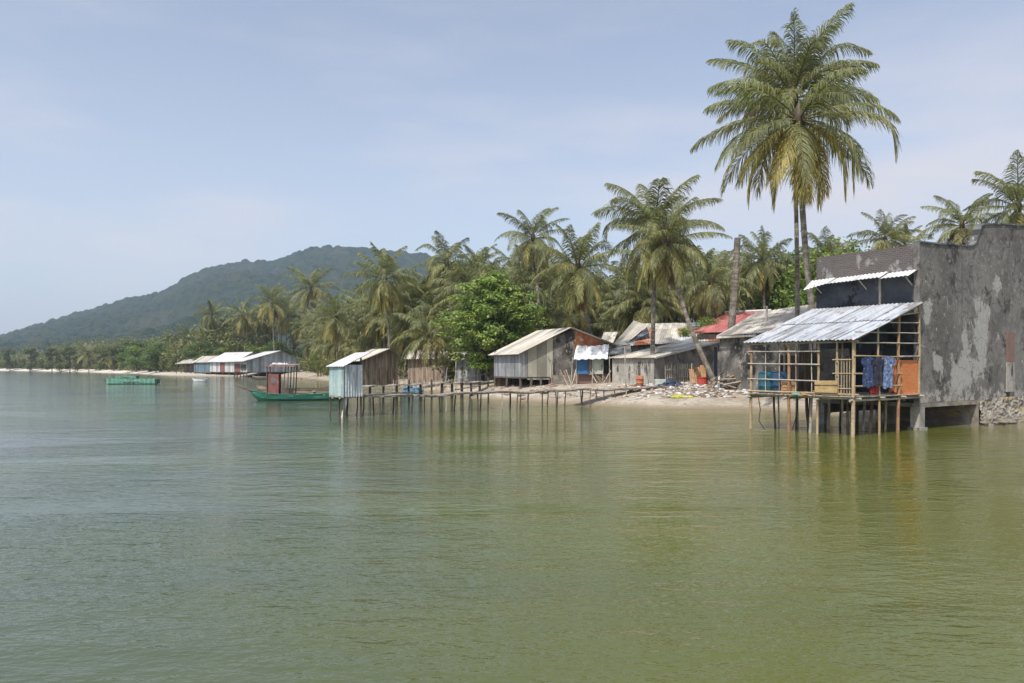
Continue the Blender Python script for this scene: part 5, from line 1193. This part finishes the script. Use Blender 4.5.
# ------------------------------------------------------------------ haze, sky, sun, camera
hz = MB(); hz.prism([(-4100, -900), (4100, -900), (4100, 4350), (-4100, 4350)], -6, 330)
k = N('haze_air'); vp = k.n('VolumePrincipled'); vp.inputs['Color'].default_value = (.66, .80, 1.0, 1); vp.inputs['Density'].default_value = HAZE; vp.inputs['Anisotropy'].default_value = .2
k.l(vp.outputs[0], k.out.inputs['Volume'])
hzo = hz.build('haze', k.m); hzo['kind'] = 'stuff'; hzo['label'] = 'pale haze over the whole bay'

SUN_EL, SUN_AZ = R(56), math.atan2(-.45, -.85)      # azimuth measured from +Y towards +X
sdir = V((math.sin(SUN_AZ) * math.cos(SUN_EL), math.cos(SUN_AZ) * math.cos(SUN_EL), math.sin(SUN_EL)))
sl = bpy.data.lights.new('sun', 'SUN'); sl.energy = SUN_E; sl.angle = R(.53); sl.color = (1, .955, .88)
so = bpy.data.objects.new('sun', sl); COL.objects.link(so); so.rotation_euler = sdir.to_track_quat('Z', 'Y').to_euler(); so.location = sdir * 500
w = bpy.data.worlds.new('World'); sc.world = w; w.use_nodes = True; nt = w.node_tree; nt.nodes.clear()
wo_ = nt.nodes.new('ShaderNodeOutputWorld'); bg = nt.nodes.new('ShaderNodeBackground'); sk = nt.nodes.new('ShaderNodeTexSky')
sk.sky_type = 'NISHITA'; sk.sun_disc = False; sk.sun_elevation = SUN_EL; sk.sun_rotation = SUN_AZ % (2 * math.pi); sk.air_density = 1.0; sk.dust_density = DUST; sk.ozone_density = OZONE; sk.altitude = 0
bg.inputs['Strength'].default_value = SKY_E
# thin streaks of high cloud
tc = nt.nodes.new('ShaderNodeTexCoord'); mp = nt.nodes.new('ShaderNodeMapping'); mp.inputs['Scale'].default_value = (1.6, 1.6, 7.0); mp.inputs['Location'].default_value = (.3, .2, .6)
nz = nt.nodes.new('ShaderNodeTexNoise'); nz.inputs['Scale'].default_value = 1.6; nz.inputs['Detail'].default_value = 5; nz.inputs['Roughness'].default_value = .5
mr = nt.nodes.new('ShaderNodeMapRange'); mr.inputs[1].default_value = .42; mr.inputs[2].default_value = .72; mr.inputs[3].default_value = .22; mr.inputs[4].default_value = CLOUD
mx = nt.nodes.new('ShaderNodeMix'); mx.data_type = 'RGBA'; mx.inputs[7].default_value = (*CLOUD_C, 1)
L_ = nt.links.new
L_(tc.outputs['Generated'], mp.inputs['Vector']); L_(mp.outputs[0], nz.inputs['Vector']); L_(nz.outputs['Fac'], mr.inputs[0])
sp_ = nt.nodes.new('ShaderNodeSeparateXYZ'); L_(tc.outputs['Generated'], sp_.inputs[0])
m2 = nt.nodes.new('ShaderNodeMapRange'); m2.inputs[1].default_value = .20; m2.inputs[2].default_value = .50; m2.inputs[3].default_value = 1.0; m2.inputs[4].default_value = .12; L_(sp_.outputs[2], m2.inputs[0])
mm_ = nt.nodes.new('ShaderNodeMath'); mm_.operation = 'MULTIPLY'; L_(mr.outputs[0], mm_.inputs[0]); L_(m2.outputs[0], mm_.inputs[1]); L_(mm_.outputs[0], mx.inputs[0]); hs = nt.nodes.new('ShaderNodeHueSaturation'); hs.inputs['Saturation'].default_value = .76; L_(sk.outputs[0], hs.inputs['Color']); L_(hs.outputs[0], mx.inputs[6]); L_(mx.outputs[2], bg.inputs['Color']); L_(bg.outputs[0], wo_.inputs[0])

cam = bpy.data.cameras.new('camera'); co_ = bpy.data.objects.new('camera', cam); COL.objects.link(co_)
cam.sensor_width = 36; cam.lens = F / 1024 * 36; cam.shift_y = (HY - 341.5) / 1024; co_.location = (0, 0, CZ); co_.rotation_euler = (R(90), 0, 0)
cam.clip_start = .1; cam.clip_end = 12000; sc.camera = co_
sc.view_settings.view_transform = 'Standard'; sc.view_settings.look = 'None'; sc.view_settings.exposure = EXPO; sc.view_settings.gamma = 1
sc.cycles.volume_bounces = 1; sc.cycles.max_bounces = 8; sc.cycles.use_denoising = True; sc.cycles.use_adaptive_sampling = False
sc.cycles.volume_step_rate = 1.0
